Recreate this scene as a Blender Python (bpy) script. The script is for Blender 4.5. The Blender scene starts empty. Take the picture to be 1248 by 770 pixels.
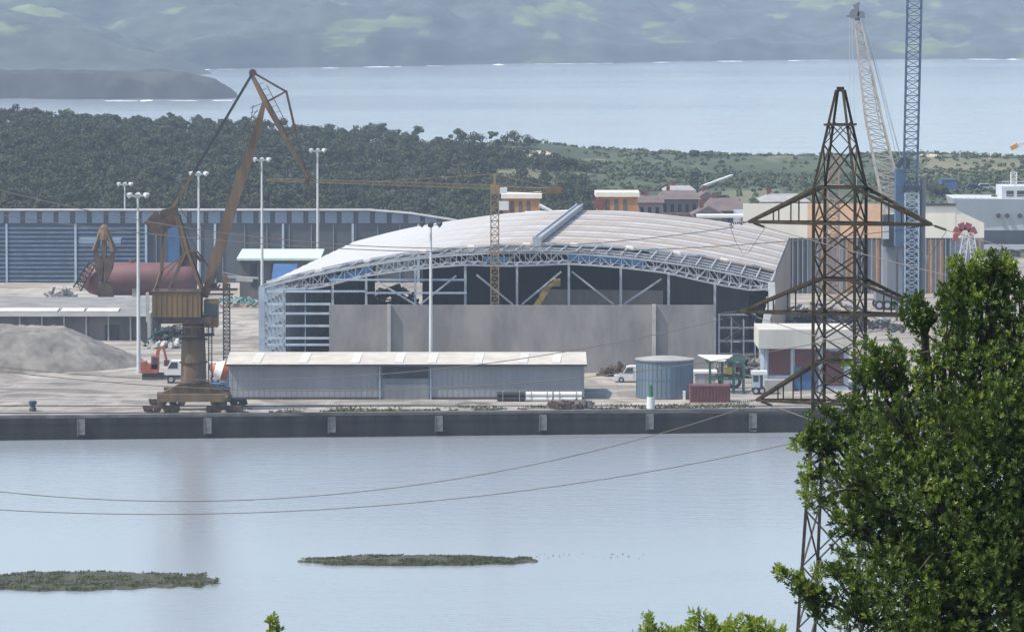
import bpy, math, random
import numpy as np
from mathutils import Vector, Matrix
random.seed(7); rng = np.random.default_rng(7)
SC = bpy.context.scene
COL = SC.collection
R = math.radians
F = 6000.0; CX, CY = 624.0, 385.0; CAMZ = 50.0
PITCH = math.atan(400.0/F)
# ------------------------------------------------------------------ camera
cam = bpy.data.cameras.new('camera'); camo = bpy.data.objects.new('camera', cam); COL.objects.link(camo)
cam.sensor_width = 36; cam.lens = F/1248*36; cam.clip_start = 1; cam.clip_end = 20000
camo.location = (0, 0, CAMZ); camo.rotation_euler = (R(90)-PITCH, 0, 0)
SC.camera = camo
ROT = camo.rotation_euler.to_matrix()
def ray(px, py): return ROT @ Vector((px-CX, -(py-CY), -F))
def P(px, py, D):                      # world point seen at a pixel, D metres ahead
    r = ray(px, py); return Vector((0, 0, CAMZ)) + r*(D/r.y)
def G(px, py, z=2.7):
    r = ray(px, py); return Vector((0, 0, CAMZ)) + r*((z-CAMZ)/r.z)
def S(D): return D/F                   # metres per pixel
# ------------------------------------------------------------------ materials
def mat(name, col, rough=.75, metal=0., var=.2, scale=.6, col2=None, bump=0., streak=False, fine=0.0, spec=None, trans=0.0, stretch=None):
    m = bpy.data.materials.new(name); m.use_nodes = True
    nt = m.node_tree; N = nt.nodes; L = nt.links
    b = N['Principled BSDF']; b.inputs['Roughness'].default_value = rough; b.inputs['Metallic'].default_value = metal
    if spec is not None: b.inputs['Specular IOR Level'].default_value = spec
    tc = N.new('ShaderNodeTexCoord'); mp = N.new('ShaderNodeMapping')
    L.new(tc.outputs['Object'], mp.inputs[0])
    if streak: mp.inputs['Scale'].default_value = (1, 1, .12)
    if stretch: mp.inputs['Scale'].default_value = stretch
    nz = N.new('ShaderNodeTexNoise'); nz.inputs['Scale'].default_value = scale; nz.inputs['Detail'].default_value = 6
    nz.inputs['Roughness'].default_value = .62
    L.new(mp.outputs[0], nz.inputs['Vector'])
    cr = N.new('ShaderNodeValToRGB'); cr.color_ramp.elements[0].position = .36; cr.color_ramp.elements[1].position = .64
    c2 = col2 if col2 else tuple(c*(1-var) for c in col); c1 = col if col2 else tuple(min(1, c*(1+var)) for c in col)
    cr.color_ramp.elements[0].color = (*c2, 1); cr.color_ramp.elements[1].color = (*c1, 1)
    L.new(nz.outputs[0], cr.inputs[0]); L.new(cr.outputs[0], b.inputs['Base Color'])
    if bump:
        bp = N.new('ShaderNodeBump'); bp.inputs['Strength'].default_value = bump; bp.inputs['Distance'].default_value = .15
        n2 = N.new('ShaderNodeTexNoise'); n2.inputs['Scale'].default_value = scale*5; n2.inputs['Detail'].default_value = 4
        L.new(mp.outputs[0], n2.inputs['Vector']); L.new(n2.outputs[0], bp.inputs['Height']); L.new(bp.outputs[0], b.inputs['Normal'])
    return m
M = {}
def dm(k, *a, **kw): M[k] = mat(k, *a, **kw)
dm('rust', (.165,.105,.055), .9, col2=(.085,.056,.035), scale=.8, streak=True)
dm('rust_dark', (.11,.065,.04), .85, col2=(.035,.026,.02), scale=1.2)
dm('ochre', (.19,.115,.045), .85, col2=(.11,.07,.035), scale=.7, streak=True)
dm('black', (.02,.02,.022), .7)
dm('darkgrey', (.05,.055,.06), .8, col2=(.025,.028,.03))
dm('pylon', (.06,.042,.022), .75, col2=(.018,.014,.009), scale=2.2)
dm('galv', (.40,.42,.44), .5, metal=.25, var=.12)
dm('bluesteel', (.36,.43,.5), .55, metal=.2, var=.15)
dm('whitepaint', (.62,.62,.60), .55, var=.08)
dm('mastpaint', (.50,.51,.51), .5, var=.08)
dm('cream', (.74,.69,.58), .8, var=.07, scale=.3, streak=True)
dm('peach', (.70,.44,.26), .8, var=.08)
dm('orange', (.50,.24,.075), .7, var=.12)
dm('orangehut', (.42,.20,.07), .75, var=.15)
dm('cladgrey', (.27,.29,.32), .55, var=.1, scale=.4, streak=True)
dm('shedblue', (.24,.25,.265), .6, var=.12, scale=.25, streak=True)
dm('sheddoor', (.16,.17,.185), .65, var=.2, scale=.8, streak=True)
dm('shedroof', (.44,.41,.355), .85, var=.12, scale=.5)
dm('rooflight', (.54,.51,.45), .5, var=.08)
dm('concrete', (.27,.255,.24), .9, col2=(.165,.158,.152), scale=.3, stretch=(1,1,.4), bump=.1)
dm('kerb', (.15,.145,.135), .9, col2=(.07,.07,.068), scale=.5)
dm('fender', (.20,.20,.19), .9, col2=(.09,.09,.088), scale=1.5)
dm('parapet', (.46,.44,.39), .85, var=.1, scale=.4, streak=True)
dm('concretelight', (.36,.35,.33), .9, var=.15, scale=.4)
dm('darkclad', (.055,.065,.075), .7, var=.25, scale=.3, streak=True)
dm('warehouseblue', (.055,.095,.15), .6, col2=(.035,.06,.095), scale=.2, streak=True)
dm('warehousedark', (.075,.09,.105), .7, col2=(.05,.058,.066), scale=.15, streak=True)
dm('panelblue', (.19,.24,.31), .4, var=.12, scale=.2)
dm('louvreblue', (.11,.15,.21), .6, var=.2)
dm('maroon', (.17,.065,.062), .6, col2=(.11,.052,.052), scale=.25)
dm('brownclad', (.30,.22,.17), .7, var=.2, scale=.3, streak=True)
dm('mint', (.50,.62,.55), .6, var=.1)
dm('bluepaint', (.035,.10,.22), .5, var=.2)
dm('cranblue', (.05,.11,.20), .55, col2=(.035,.06,.10), scale=.4)
dm('beigeboom', (.42,.38,.33), .6, var=.15)
dm('yellow', (.23,.16,.08), .6, var=.2)
dm('ochreyellow', (.28,.20,.05), .6, var=.15)
dm('green', (.02,.14,.07), .5, var=.2)
dm('greenframe', (.03,.11,.08), .6, var=.2)
dm('redorange', (.32,.085,.045), .6, var=.25)
dm('red', (.26,.05,.05), .5, var=.15)
dm('brick', (.17,.055,.045), .85, var=.25, scale=1.5)
dm('shutter', (.11,.035,.035), .7, var=.15)
dm('shipgrey', (.47,.49,.51), .55, var=.06, scale=.15, streak=True)
dm('shipdark', (.16,.175,.195), .6, var=.15, scale=.15, streak=True)
dm('navy', (.03,.045,.07), .5, var=.1)
dm('glass', (.03,.04,.05), .12, var=.1, spec=.8)
dm('tire', (.015,.015,.016), .9)
dm('rooftile', (.125,.095,.09), .9, var=.2, scale=.5)
dm('roofgrey', (.28,.27,.26), .85, var=.15, scale=.4)
dm('housemauve', (.22,.17,.17), .85, var=.15, scale=.3)
dm('housebeige', (.38,.30,.22), .85, var=.15, scale=.3)
dm('tankblue', (.13,.185,.235), .55, col2=(.10,.135,.165), scale=.3, streak=True)
dm('gravel', (.22,.205,.18), .95, col2=(.12,.112,.10), scale=.25, bump=.6)
dm('asphaltroof', (.20,.195,.185), .9, var=.2, scale=.3)
dm('wallgrey', (.12,.11,.105), .9, var=.3, scale=.3, streak=True)
dm('wire', (.16,.14,.125), .6, var=.1)
dm('bark', (.07,.055,.04), .9, var=.3, scale=6, bump=.5)
dm('insul', (.06,.05,.045), .3, var=.1)
dm('weeds', (.075,.085,.025), .9, col2=(.05,.06,.02), scale=.6)
dm('scrub', (.085,.105,.045), .95, col2=(.035,.05,.022), scale=.05)
dm('pine', (.05,.062,.024), .95, col2=(.018,.029,.013), scale=.11)
dm('trunkfar', (.06,.045,.035), .9)
dm('heapgreen', (.06,.09,.075), .9, col2=(.02,.025,.025), scale=.5)
dm('heapmix', (.28,.22,.16), .9, col2=(.08,.13,.14), scale=.35)
dm('teal', (.12,.22,.21), .6, var=.2)
dm('skin', (.4,.25,.18), .7)

def leafmat(name, a, b, scale, rough=.42, tr=.35):
    m = mat(name, a, rough, col2=b, scale=scale, spec=.5)
    nt = m.node_tree; N = nt.nodes; L = nt.links
    pb = N['Principled BSDF']; out = N['Material Output']
    t = N.new('ShaderNodeBsdfTranslucent'); mx = N.new('ShaderNodeMixShader'); mx.inputs[0].default_value = tr
    src = pb.inputs['Base Color'].links[0].from_socket
    mm = N.new('ShaderNodeMixRGB'); mm.blend_type = 'MULTIPLY'; mm.inputs[0].default_value = 1; mm.inputs[2].default_value = (1.6, 1.9, .6, 1)
    L.new(src, mm.inputs[1]); L.new(mm.outputs[0], t.inputs[0])
    L.new(pb.outputs[0], mx.inputs[1]); L.new(t.outputs[0], mx.inputs[2]); L.new(mx.outputs[0], out.inputs[0])
    return m
M['leaf'] = leafmat('leaf', (.10,.145,.028), (.024,.045,.010), 1.3, .33, .33)
M['leaflit'] = leafmat('leaflit', (.19,.24,.045), (.085,.125,.025), 2.0, .3, .4)  # lighter copy of the leaf colour, sunlight painted in
M['leafyellow'] = leafmat('leafyellow', (.25,.29,.06), (.13,.17,.035), 2.5)  # yellow-green leaves; on the tree they paint sun highlights

# roof cladding with bands running across the hall
PHI = R(4.4); AX = Vector((math.sin(PHI), math.cos(PHI), 0)); RX = Vector((math.cos(PHI), -math.sin(PHI), 0))
def roof_mat():
    m = mat('roof_sheeting', (.46,.45,.43), .55, scale=.4, var=.06)
    nt = m.node_tree; N = nt.nodes; L = nt.links; b = N['Principled BSDF']
    base = b.inputs['Base Color'].links[0].from_socket
    tc = N.new('ShaderNodeTexCoord')
    def dot(v):
        d = N.new('ShaderNodeVectorMath'); d.operation = 'DOT_PRODUCT'; d.inputs[1].default_value = v; L.new(tc.outputs['Object'], d.inputs[0]); return d.outputs['Value']
    def mth(op, a, b_=None, c=None):
        n = N.new('ShaderNodeMath'); n.operation = op
        for i, x in enumerate((a, b_, c)):
            if x is None: continue
            if isinstance(x, (int, float)): n.inputs[i].default_value = x
            else: L.new(x, n.inputs[i])
        return n.outputs[0]
    v = dot(AX); u = dot(RX)
    nz = N.new('ShaderNodeTexNoise'); nz.inputs['Scale'].default_value = .15; L.new(tc.outputs['Object'], nz.inputs['Vector'])
    vv = mth('ADD', v, mth('MULTIPLY', nz.outputs[0], 1.2))
    fr = mth('FRACT', mth('MULTIPLY', vv, 1/15.5))
    cr = N.new('ShaderNodeValToRGB'); r = cr.color_ramp; r.interpolation = 'LINEAR'
    r.elements[0].position = 0; r.elements[0].color = (.42,.43,.44,1); r.elements[1].position = 1; r.elements[1].color = (.42,.43,.44,1)
    for p, c in ((.18,(.46,.46,.45,1)),(.22,(.13,.155,.185,1)),(.27,(.31,.23,.15,1)),(.5,(.32,.24,.16,1)),(.55,(.36,.29,.22,1)),(.60,(.14,.165,.195,1)),(.64,(.47,.48,.48,1)),(.74,(.33,.25,.18,1)),(.93,(.31,.235,.165,1))):
        e = r.elements.new(p); e.color = c
    L.new(fr, cr.inputs[0])
    # left third is newer plain white sheet
    f = mth('MULTIPLY_ADD', u, .04, .85)
    cl = N.new('ShaderNodeClamp'); L.new(f, cl.inputs[0])
    mx = N.new('ShaderNodeMixRGB'); L.new(cl.outputs[0], mx.inputs[0]); L.new(base, mx.inputs[1]); L.new(cr.outputs[0], mx.inputs[2])
    # standing seams along the hall
    se = mth('FRACT', mth('MULTIPLY', u, 1/2.1)); se2 = mth('GREATER_THAN', se, .93)
    m2 = N.new('ShaderNodeMixRGB'); m2.blend_type = 'MULTIPLY'; L.new(mth('MULTIPLY', se2, .35), m2.inputs[0]); L.new(mx.outputs[0], m2.inputs[1]); m2.inputs[2].default_value = (.6,.6,.62,1)
    L.new(m2.outputs[0], b.inputs['Base Color'])
    return m
M['roof'] = roof_mat()

def ground_mat():
    m = mat('apron_concrete', (.44,.405,.35), .9, col2=(.29,.265,.23), scale=.05, stretch=(1,.5,1))
    nt = m.node_tree; N = nt.nodes; L = nt.links; b = N['Principled BSDF']; src = b.inputs['Base Color'].links[0].from_socket
    tc = N.new('ShaderNodeTexCoord'); mp = N.new('ShaderNodeMapping'); mp.inputs['Scale'].default_value = (.12,.9,1); L.new(tc.outputs['Object'], mp.inputs[0])
    nz = N.new('ShaderNodeTexNoise'); nz.inputs['Scale'].default_value = .8; nz.inputs['Detail'].default_value = 6; L.new(mp.outputs[0], nz.inputs['Vector'])
    cr = N.new('ShaderNodeValToRGB'); cr.color_ramp.elements[0].position = .35; cr.color_ramp.elements[0].color = (.55,.52,.5,1); cr.color_ramp.elements[1].position = .6; cr.color_ramp.elements[1].color = (1,1,1,1)
    L.new(nz.outputs[0], cr.inputs[0])
    mx = N.new('ShaderNodeMixRGB'); mx.blend_type = 'MULTIPLY'; mx.inputs[0].default_value = .8; L.new(src, mx.inputs[1]); L.new(cr.outputs[0], mx.inputs[2])
    v = N.new('ShaderNodeTexBrick'); v.inputs['Scale'].default_value = .14; v.inputs['Mortar Size'].default_value = .012; v.inputs['Color1'].default_value = (1,1,1,1); v.inputs['Color2'].default_value = (.84,.84,.85,1); v.inputs['Mortar'].default_value = (.6,.6,.6,1)
    L.new(tc.outputs['Object'], v.inputs['Vector'])
    m3 = N.new('ShaderNodeMixRGB'); m3.blend_type = 'MULTIPLY'; m3.inputs[0].default_value = .6; L.new(mx.outputs[0], m3.inputs[1]); L.new(v.outputs[0], m3.inputs[2])
    wv = N.new('ShaderNodeTexNoise'); wv.inputs['Scale'].default_value = .09; wv.inputs['Detail'].default_value = 8; wv.inputs['Distortion'].default_value = 2.5; L.new(tc.outputs['Object'], wv.inputs['Vector'])
    c3 = N.new('ShaderNodeValToRGB'); e = c3.color_ramp.elements; e[0].position = .40; e[0].color = (.45,.43,.42,1); e[1].position = .52; e[1].color = (1,1,1,1); L.new(wv.outputs[0], c3.inputs[0])
    m4 = N.new('ShaderNodeMixRGB'); m4.blend_type = 'MULTIPLY'; m4.inputs[0].default_value = .7; L.new(m3.outputs[0], m4.inputs[1]); L.new(c3.outputs[0], m4.inputs[2])
    L.new(m4.outputs[0], b.inputs['Base Color']); return m
M['apron'] = ground_mat()

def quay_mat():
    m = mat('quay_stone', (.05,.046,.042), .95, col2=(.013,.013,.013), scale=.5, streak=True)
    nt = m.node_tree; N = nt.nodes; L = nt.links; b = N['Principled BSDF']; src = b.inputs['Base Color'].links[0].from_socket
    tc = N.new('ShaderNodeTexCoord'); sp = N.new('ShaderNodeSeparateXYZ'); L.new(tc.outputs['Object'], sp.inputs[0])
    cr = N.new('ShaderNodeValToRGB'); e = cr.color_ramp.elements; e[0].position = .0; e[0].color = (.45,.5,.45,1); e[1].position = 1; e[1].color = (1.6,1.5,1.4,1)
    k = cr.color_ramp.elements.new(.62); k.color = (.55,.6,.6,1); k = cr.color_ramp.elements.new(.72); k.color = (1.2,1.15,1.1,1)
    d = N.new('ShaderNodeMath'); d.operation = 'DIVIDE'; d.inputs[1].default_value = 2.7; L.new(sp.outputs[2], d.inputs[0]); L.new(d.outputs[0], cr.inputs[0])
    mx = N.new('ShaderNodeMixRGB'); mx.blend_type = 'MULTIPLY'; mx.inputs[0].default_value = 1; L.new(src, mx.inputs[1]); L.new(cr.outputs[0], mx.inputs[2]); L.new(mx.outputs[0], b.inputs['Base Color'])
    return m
M['quay'] = quay_mat()

def water_mat(name, col, rough, s1, s2, strength, stretch, dist=.1, patch=.02):
    m = bpy.data.materials.new(name); m.use_nodes = True; nt = m.node_tree; N = nt.nodes; L = nt.links; b = N['Principled BSDF']
    b.inputs['Base Color'].default_value = (*col, 1); b.inputs['Roughness'].default_value = rough; b.inputs['IOR'].default_value = 1.33
    tc = N.new('ShaderNodeTexCoord'); mp = N.new('ShaderNodeMapping'); mp.inputs['Scale'].default_value = stretch; L.new(tc.outputs['Object'], mp.inputs[0])
    a = N.new('ShaderNodeTexNoise'); a.inputs['Scale'].default_value = s1; a.inputs['Detail'].default_value = 3; L.new(mp.outputs[0], a.inputs['Vector'])
    c = N.new('ShaderNodeTexNoise'); c.inputs['Scale'].default_value = s2; c.inputs['Detail'].default_value = 3; L.new(mp.outputs[0], c.inputs['Vector'])
    p = N.new('ShaderNodeTexNoise'); p.inputs['Scale'].default_value = patch; p.inputs['Detail'].default_value = 4; L.new(mp.outputs[0], p.inputs['Vector'])
    ad = N.new('ShaderNodeMath'); ad.operation = 'ADD'; L.new(a.outputs[0], ad.inputs[0]); L.new(c.outputs[0], ad.inputs[1])
    pr = N.new('ShaderNodeMapRange'); pr.inputs[1].default_value = .35; pr.inputs[2].default_value = .68; pr.inputs[3].default_value = strength*.2; pr.inputs[4].default_value = strength*2.2; L.new(p.outputs[0], pr.inputs[0])
    bp = N.new('ShaderNodeBump'); bp.inputs['Distance'].default_value = dist; L.new(pr.outputs[0], bp.inputs['Strength']); L.new(ad.outputs[0], bp.inputs['Height']); L.new(bp.outputs[0], b.inputs['Normal'])
    return m
M['water'] = water_mat('estuary_water', (.25,.275,.30), .19, .45, 1.8, .26, (.4,1,1), .12, .013)
M['sea'] = water_mat('open_sea', (.30,.34,.38), .12, .05, .2, .25, (.35,1,1), .8, .004)

def hill_mat(name, dark, light, bare, s, stretch, thr=.56):
    m = mat(name, dark, .95, var=.3, scale=s*3, stretch=stretch)
    nt = m.node_tree; N = nt.nodes; L = nt.links; b = N['Principled BSDF']; src = b.inputs['Base Color'].links[0].from_socket
    tc = N.new('ShaderNodeTexCoord'); mp = N.new('ShaderNodeMapping'); mp.inputs['Scale'].default_value = stretch; L.new(tc.outputs['Object'], mp.inputs[0])
    v = N.new('ShaderNodeTexVoronoi'); v.inputs['Scale'].default_value = s*5; L.new(mp.outputs[0], v.inputs['Vector'])
    n = N.new('ShaderNodeTexNoise'); n.inputs['Scale'].default_value = s; n.inputs['Detail'].default_value = 5; L.new(mp.outputs[0], n.inputs['Vector'])
    cr = N.new('ShaderNodeValToRGB'); cr.color_ramp.elements[0].position = thr; cr.color_ramp.elements[1].position = thr+.04; cr.color_ramp.elements[0].color = (0,0,0,1); cr.color_ramp.elements[1].color = (1,1,1,1)
    L.new(n.outputs[0], cr.inputs[0])
    mixc = N.new('ShaderNodeMixRGB'); mixc.inputs[1].default_value = (*light,1); mixc.inputs[2].default_value = (*bare,1); 
    sp = N.new('ShaderNodeSeparateXYZ'); L.new(v.outputs['Color'], sp.inputs[0]); L.new(sp.outputs[0], mixc.inputs[0])
    mx = N.new('ShaderNodeMixRGB'); L.new(cr.outputs[0], mx.inputs[0]); L.new(src, mx.inputs[1]); L.new(mixc.outputs[0], mx.inputs[2]); L.new(mx.outputs[0], b.inputs['Base Color'])
    return m
M['farhill'] = hill_mat('coast_hills', (.036,.048,.042), (.115,.155,.06), (.065,.085,.045), .014, (1,.2,4), .56)
M['headland'] = hill_mat('headland_scrub', (.014,.019,.019), (.035,.042,.03), (.045,.042,.038), .03, (1,.3,1.5), .55)
M['dune'] = hill_mat('dune_scrub', (.045,.06,.028), (.085,.10,.042), (.15,.14,.08), .03, (1,.35,3), .54)
M['sand'] = mat('sand', (.42,.36,.27), .95, var=.15)
M['hillside'] = mat('hillside_grass', (.07,.09,.03), .95, var=.3, scale=.3)
M['islet'] = mat('islet_mud', (.07,.068,.035), .95, col2=(.028,.032,.018), scale=.9, bump=.8)
M['foam'] = mat('foam', (.8,.82,.84), .9, var=.04)

# ------------------------------------------------------------------ objects
def tag(o, label=None, cat=None, group=None, kind=None):
    if label: o['label'] = label
    if cat: o['category'] = cat
    if group: o['group'] = group
    if kind: o['kind'] = kind
    return o
def wl(o):
    v = Vector((0,0,0))
    while o is not None: v += o.location; o = o.parent
    return v
def thing(name, loc, label, cat, group=None):
    o = bpy.data.objects.new(name, None); COL.objects.link(o); o.location = loc
    return tag(o, label, cat, group)
def fast(name, V, Fc, m, parent=None, smooth=False, origin=None):
    V = np.asarray(V, dtype=np.float64); Fc = np.asarray(Fc, dtype=np.int32)
    me = bpy.data.meshes.new(name)
    if parent is not None: V = V - np.array(wl(parent))
    elif origin is not None: V = V - np.array(origin)
    me.vertices.add(len(V)); me.vertices.foreach_set('co', V.astype(np.float32).ravel())
    k = Fc.shape[1]; me.loops.add(Fc.size); me.loops.foreach_set('vertex_index', Fc.ravel())
    me.polygons.add(len(Fc)); me.polygons.foreach_set('loop_start', np.arange(0, Fc.size, k, dtype=np.int32)); me.polygons.foreach_set('loop_total', np.full(len(Fc), k, dtype=np.int32))
    if smooth: me.polygons.foreach_set('use_smooth', np.ones(len(Fc), dtype=bool))
    me.update(calc_edges=True); me.materials.append(m)
    o = bpy.data.objects.new(name, me); COL.objects.link(o)
    if parent is not None: o.parent = parent
    elif origin is not None: o.location = origin
    return o
class MB:
    def __init__(s): s.v = []; s.f = []
    def add(s, vs, fs):
        n = len(s.v); s.v += [Vector(v) for v in vs]; s.f += [tuple(i+n for i in f) for f in fs]; return s
    def hexa(s, b, t):   # 4 bottom ccw, 4 top
        return s.add(list(b)+list(t), [(3,2,1,0),(4,5,6,7),(0,1,5,4),(1,2,6,5),(2,3,7,6),(3,0,4,7)])
    def box(s, x0, x1, y0, y1, z0, z1):
        return s.hexa([(x0,y0,z0),(x1,y0,z0),(x1,y1,z0),(x0,y1,z0)], [(x0,y0,z1),(x1,y0,z1),(x1,y1,z1),(x0,y1,z1)])
    def bar(s, p, q, w, h=None):
        p, q = Vector(p), Vector(q); h = w if h is None else h
        d = (q-p); 
        if d.length < 1e-6: return s
        d.normalize(); up = Vector((0,0,1)) if abs(d.z) < .95 else Vector((0,1,0))
        a = d.cross(up).normalized()*w/2; b = a.cross(d).normalized()*h/2
        c = [-a-b, a-b, a+b, -a+b]
        return s.add([p+x for x in c]+[q+x for x in c], [(0,1,2,3),(7,6,5,4),(0,4,5,1),(1,5,6,2),(2,6,7,3),(3,7,4,0)])
    def tube(s, p, q, r0, r1=None, n=10, caps=True):
        p, q = Vector(p), Vector(q); r1 = r0 if r1 is None else r1
        d = (q-p).normalized(); up = Vector((0,0,1)) if abs(d.z) < .95 else Vector((0,1,0))
        a = d.cross(up).normalized(); b = a.cross(d).normalized()
        vs = [p+(a*math.cos(t)+b*math.sin(t))*r0 for t in [2*math.pi*i/n for i in range(n)]] + [q+(a*math.cos(t)+b*math.sin(t))*r1 for t in [2*math.pi*i/n for i in range(n)]]
        fs = [(i, (i+1)%n, (i+1)%n+n, i+n) for i in range(n)]
        if caps: fs += [tuple(range(n-1,-1,-1)), tuple(range(n, 2*n))]
        return s.add(vs, fs)
    def path(s, pts, rs, n=8):
        for i in range(len(pts)-1): s.tube(pts[i], pts[i+1], rs[i], rs[i+1], n)
        return s
    def lathe(s, c, prof, n=32):
        c = Vector(c); vs = []; k = len(prof)
        for i in range(n):
            t = 2*math.pi*i/n
            for r, z in prof: vs.append(c+Vector((r*math.cos(t), r*math.sin(t), z)))
        fs = [(i*k+j, ((i+1)%n)*k+j, ((i+1)%n)*k+j+1, i*k+j+1) for i in range(n) for j in range(k-1)]
        return s.add(vs, fs)
    def prism(s, pts, y0, y1):   # outline of (x,z), thick in y
        n = len(pts); vs = [(x,y0,z) for x,z in pts]+[(x,y1,z) for x,z in pts]
        return s.add(vs, [tuple(range(n)), tuple(range(2*n-1,n-1,-1))]+[(i,i+n,(i+1)%n+n,(i+1)%n) for i in range(n)])
    def xprism(s, pts, x0, x1):  # outline of (y,z), long in x
        n = len(pts); vs = [(x0,y,z) for y,z in pts]+[(x1,y,z) for y,z in pts]
        return s.add(vs, [tuple(range(n-1,-1,-1)), tuple(range(n,2*n))]+[(i,(i+1)%n,(i+1)%n+n,i+n) for i in range(n)])
    def ball(s, c, r, n=12, sz=1.0):
        return s.lathe(c, [(max(.001, r*math.sin(math.pi*j/8)), -r*sz*math.cos(math.pi*j/8)) for j in range(9)], n)
    def lattice(s, p, q, w0, w1, n, r, rb=None, side=None, cross=False):
        p, q = Vector(p), Vector(q); rb = rb or r*.55; d = (q-p).normalized()
        a = side.normalized() if side is not None else d.cross(Vector((0,1,0))).normalized()
        b = d.cross(a).normalized()
        cs = [(-1,-1),(1,-1),(1,1),(-1,1)]
        def pt(k, t): w = (w0+(w1-w0)*t)/2; return p+(q-p)*t+a*cs[k][0]*w+b*cs[k][1]*w
        for k in range(4): s.bar(pt(k,0), pt(k,1), r)
        for i in range(n):
            t0, t1 = i/n, (i+1)/n
            for k in range(4):
                j = (k+1)%4
                if cross or (i+k)%2 == 0: s.bar(pt(k,t0), pt(j,t1), rb)
                if cross or (i+k)%2 == 1: s.bar(pt(j,t0), pt(k,t1), rb)
                s.bar(pt(k,t1), pt(j,t1), rb)
        return s
    def build(s, name, m, parent=None, smooth=False, origin=None):
        me = bpy.data.meshes.new(name); o0 = wl(parent) if parent is not None else Vector(origin) if origin is not None else Vector((0,0,0))
        me.from_pydata([tuple(v-o0) for v in s.v], [], s.f); me.materials.append(m)
        import bmesh
        bm = bmesh.new(); bm.from_mesh(me); bmesh.ops.recalc_face_normals(bm, faces=bm.faces); bm.to_mesh(me); bm.free()
        if smooth:
            me.polygons.foreach_set('use_smooth', np.ones(len(me.polygons), dtype=bool))
            try: me.set_sharp_from_angle(angle=R(40))
            except Exception: pass
        o = bpy.data.objects.new(name, me); COL.objects.link(o)
        if parent is not None: o.parent = parent
        elif origin is not None: o.location = origin
        return o
def single(mb, name, m, label, cat, group=None, smooth=False):
    c = sum(mb.v, Vector((0,0,0)))/len(mb.v); c.z = min(v.z for v in mb.v)
    return tag(mb.build(name, m, None, smooth, origin=c), label, cat, group)
def copy_thing(o, d, label=None, parent=None):
    c = o.copy(); COL.objects.link(c)
    if parent is not None: c.parent = parent
    else: c.location = o.location + Vector(d)
    if label: c['label'] = label
    for ch in list(o.children): copy_thing(ch, None, None, c)
    return c

# numpy value noise
_perm = rng.permutation(512); _gr = rng.random(512)
def vn(x, y):
    xi = np.floor(x).astype(int); yi = np.floor(y).astype(int); fx = x-xi; fy = y-yi
    fx = fx*fx*(3-2*fx); fy = fy*fy*(3-2*fy)
    h = lambda a, b: _gr[(_perm[(a) & 511] + b) & 511]
    return (h(xi,yi)*(1-fx)+h(xi+1,yi)*fx)*(1-fy)+(h(xi,yi+1)*(1-fx)+h(xi+1,yi+1)*fx)*fy
def fbm(x, y, o=4):
    s = 0; a = .5
    for i in range(o): s = s+a*(vn(x*2**i+17*i, y*2**i+31*i)); a *= .5
    return s/(1-.5**o)
def grid(name, xs, ys, zf, m, kind='structure', label=None, cat=None):
    X, Y = np.meshgrid(xs, ys); Z = zf(X, Y)
    V = np.stack([X, Y, Z], -1).reshape(-1,3); nx, ny = len(xs), len(ys)
    i = np.arange((ny-1)*(nx-1)); r_, c_ = i//(nx-1), i%(nx-1); a = r_*nx+c_
    Fc = np.stack([a, a+1, a+nx+1, a+nx], 1)
    o = fast(name, V, Fc, m, None, True); o['kind'] = kind
    return tag(o, label, cat)
def sm(x): x = np.clip(x, 0, 1); return x*x*(3-2*x)

# ------------------------------------------------------------------ setting
QA = G(0, 507); QB = G(930, 498)
QS = (QB.y-QA.y)/(QB.x-QA.x)
def quay_y(x): return QA.y+(x-QA.x)*QS
def land_z(X, Y):
    pxx = CX + X/np.maximum(Y, 1)*F
    ramp = sm((Y-860)/330)
    left = np.clip((760-pxx)/760, 0, 1.4)
    z = 2.6 + ramp*(1.2 + 8.3*left**1.0)
    dn = fbm(X/70, Y/45, 5)
    z = z + ramp*(dn-.42)*9*np.clip(1.1-left*1.0, .15, 1) + ramp*1.0*np.clip(1.2-left,0,1)
    z = z - sm((Y-1290)/110)*(z+1.5)
    return z
ys = np.concatenate([np.linspace(0, 300, 31), np.linspace(312, 1400, 210)])
def land_grid():
    xs = np.linspace(-900, 900, 361); t = np.linspace(0, 1, 200)**1.0
    T, X = np.meshgrid(t, xs, indexing='ij'); Y0 = quay_y(X)+6; Y = Y0+(1405-Y0)*T; Z = land_z(X, Y)
    V = np.stack([X,Y,Z],-1).reshape(-1,3); nx = len(xs); i = np.arange(199*(nx-1)); a = (i//(nx-1))*nx+i%(nx-1)
    o = fast('ground', V, np.stack([a,a+1,a+nx+1,a+nx],1), M['dune'], None, True); o['kind'] = 'structure'
land_grid()
ap = MB(); ap.add([(-900,quay_y(-900)+.9,2.7),(900,quay_y(900)+.9,2.7),(900,862,2.7),(-900,862,2.7)], [(0,1,2,3)])
ap.build('harbour_apron', M['apron'])['kind'] = 'structure'
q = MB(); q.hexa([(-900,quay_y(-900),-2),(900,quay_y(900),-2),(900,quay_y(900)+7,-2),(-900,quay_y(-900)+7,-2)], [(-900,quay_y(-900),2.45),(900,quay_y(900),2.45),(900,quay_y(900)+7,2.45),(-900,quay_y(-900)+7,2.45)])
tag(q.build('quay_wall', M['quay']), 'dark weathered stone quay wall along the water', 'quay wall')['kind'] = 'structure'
kb = MB(); kb.hexa([(-900,quay_y(-900)-.15,2.42),(900,quay_y(900)-.15,2.42),(900,quay_y(900)+.9,2.42),(-900,quay_y(-900)+.9,2.42)], [(-900,quay_y(-900)-.15,2.75),(900,quay_y(900)-.15,2.75),(900,quay_y(900)+.9,2.75),(-900,quay_y(-900)+.9,2.75)])
tag(kb.build('quay_kerb', M['kerb']))['kind'] = 'structure'
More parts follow.
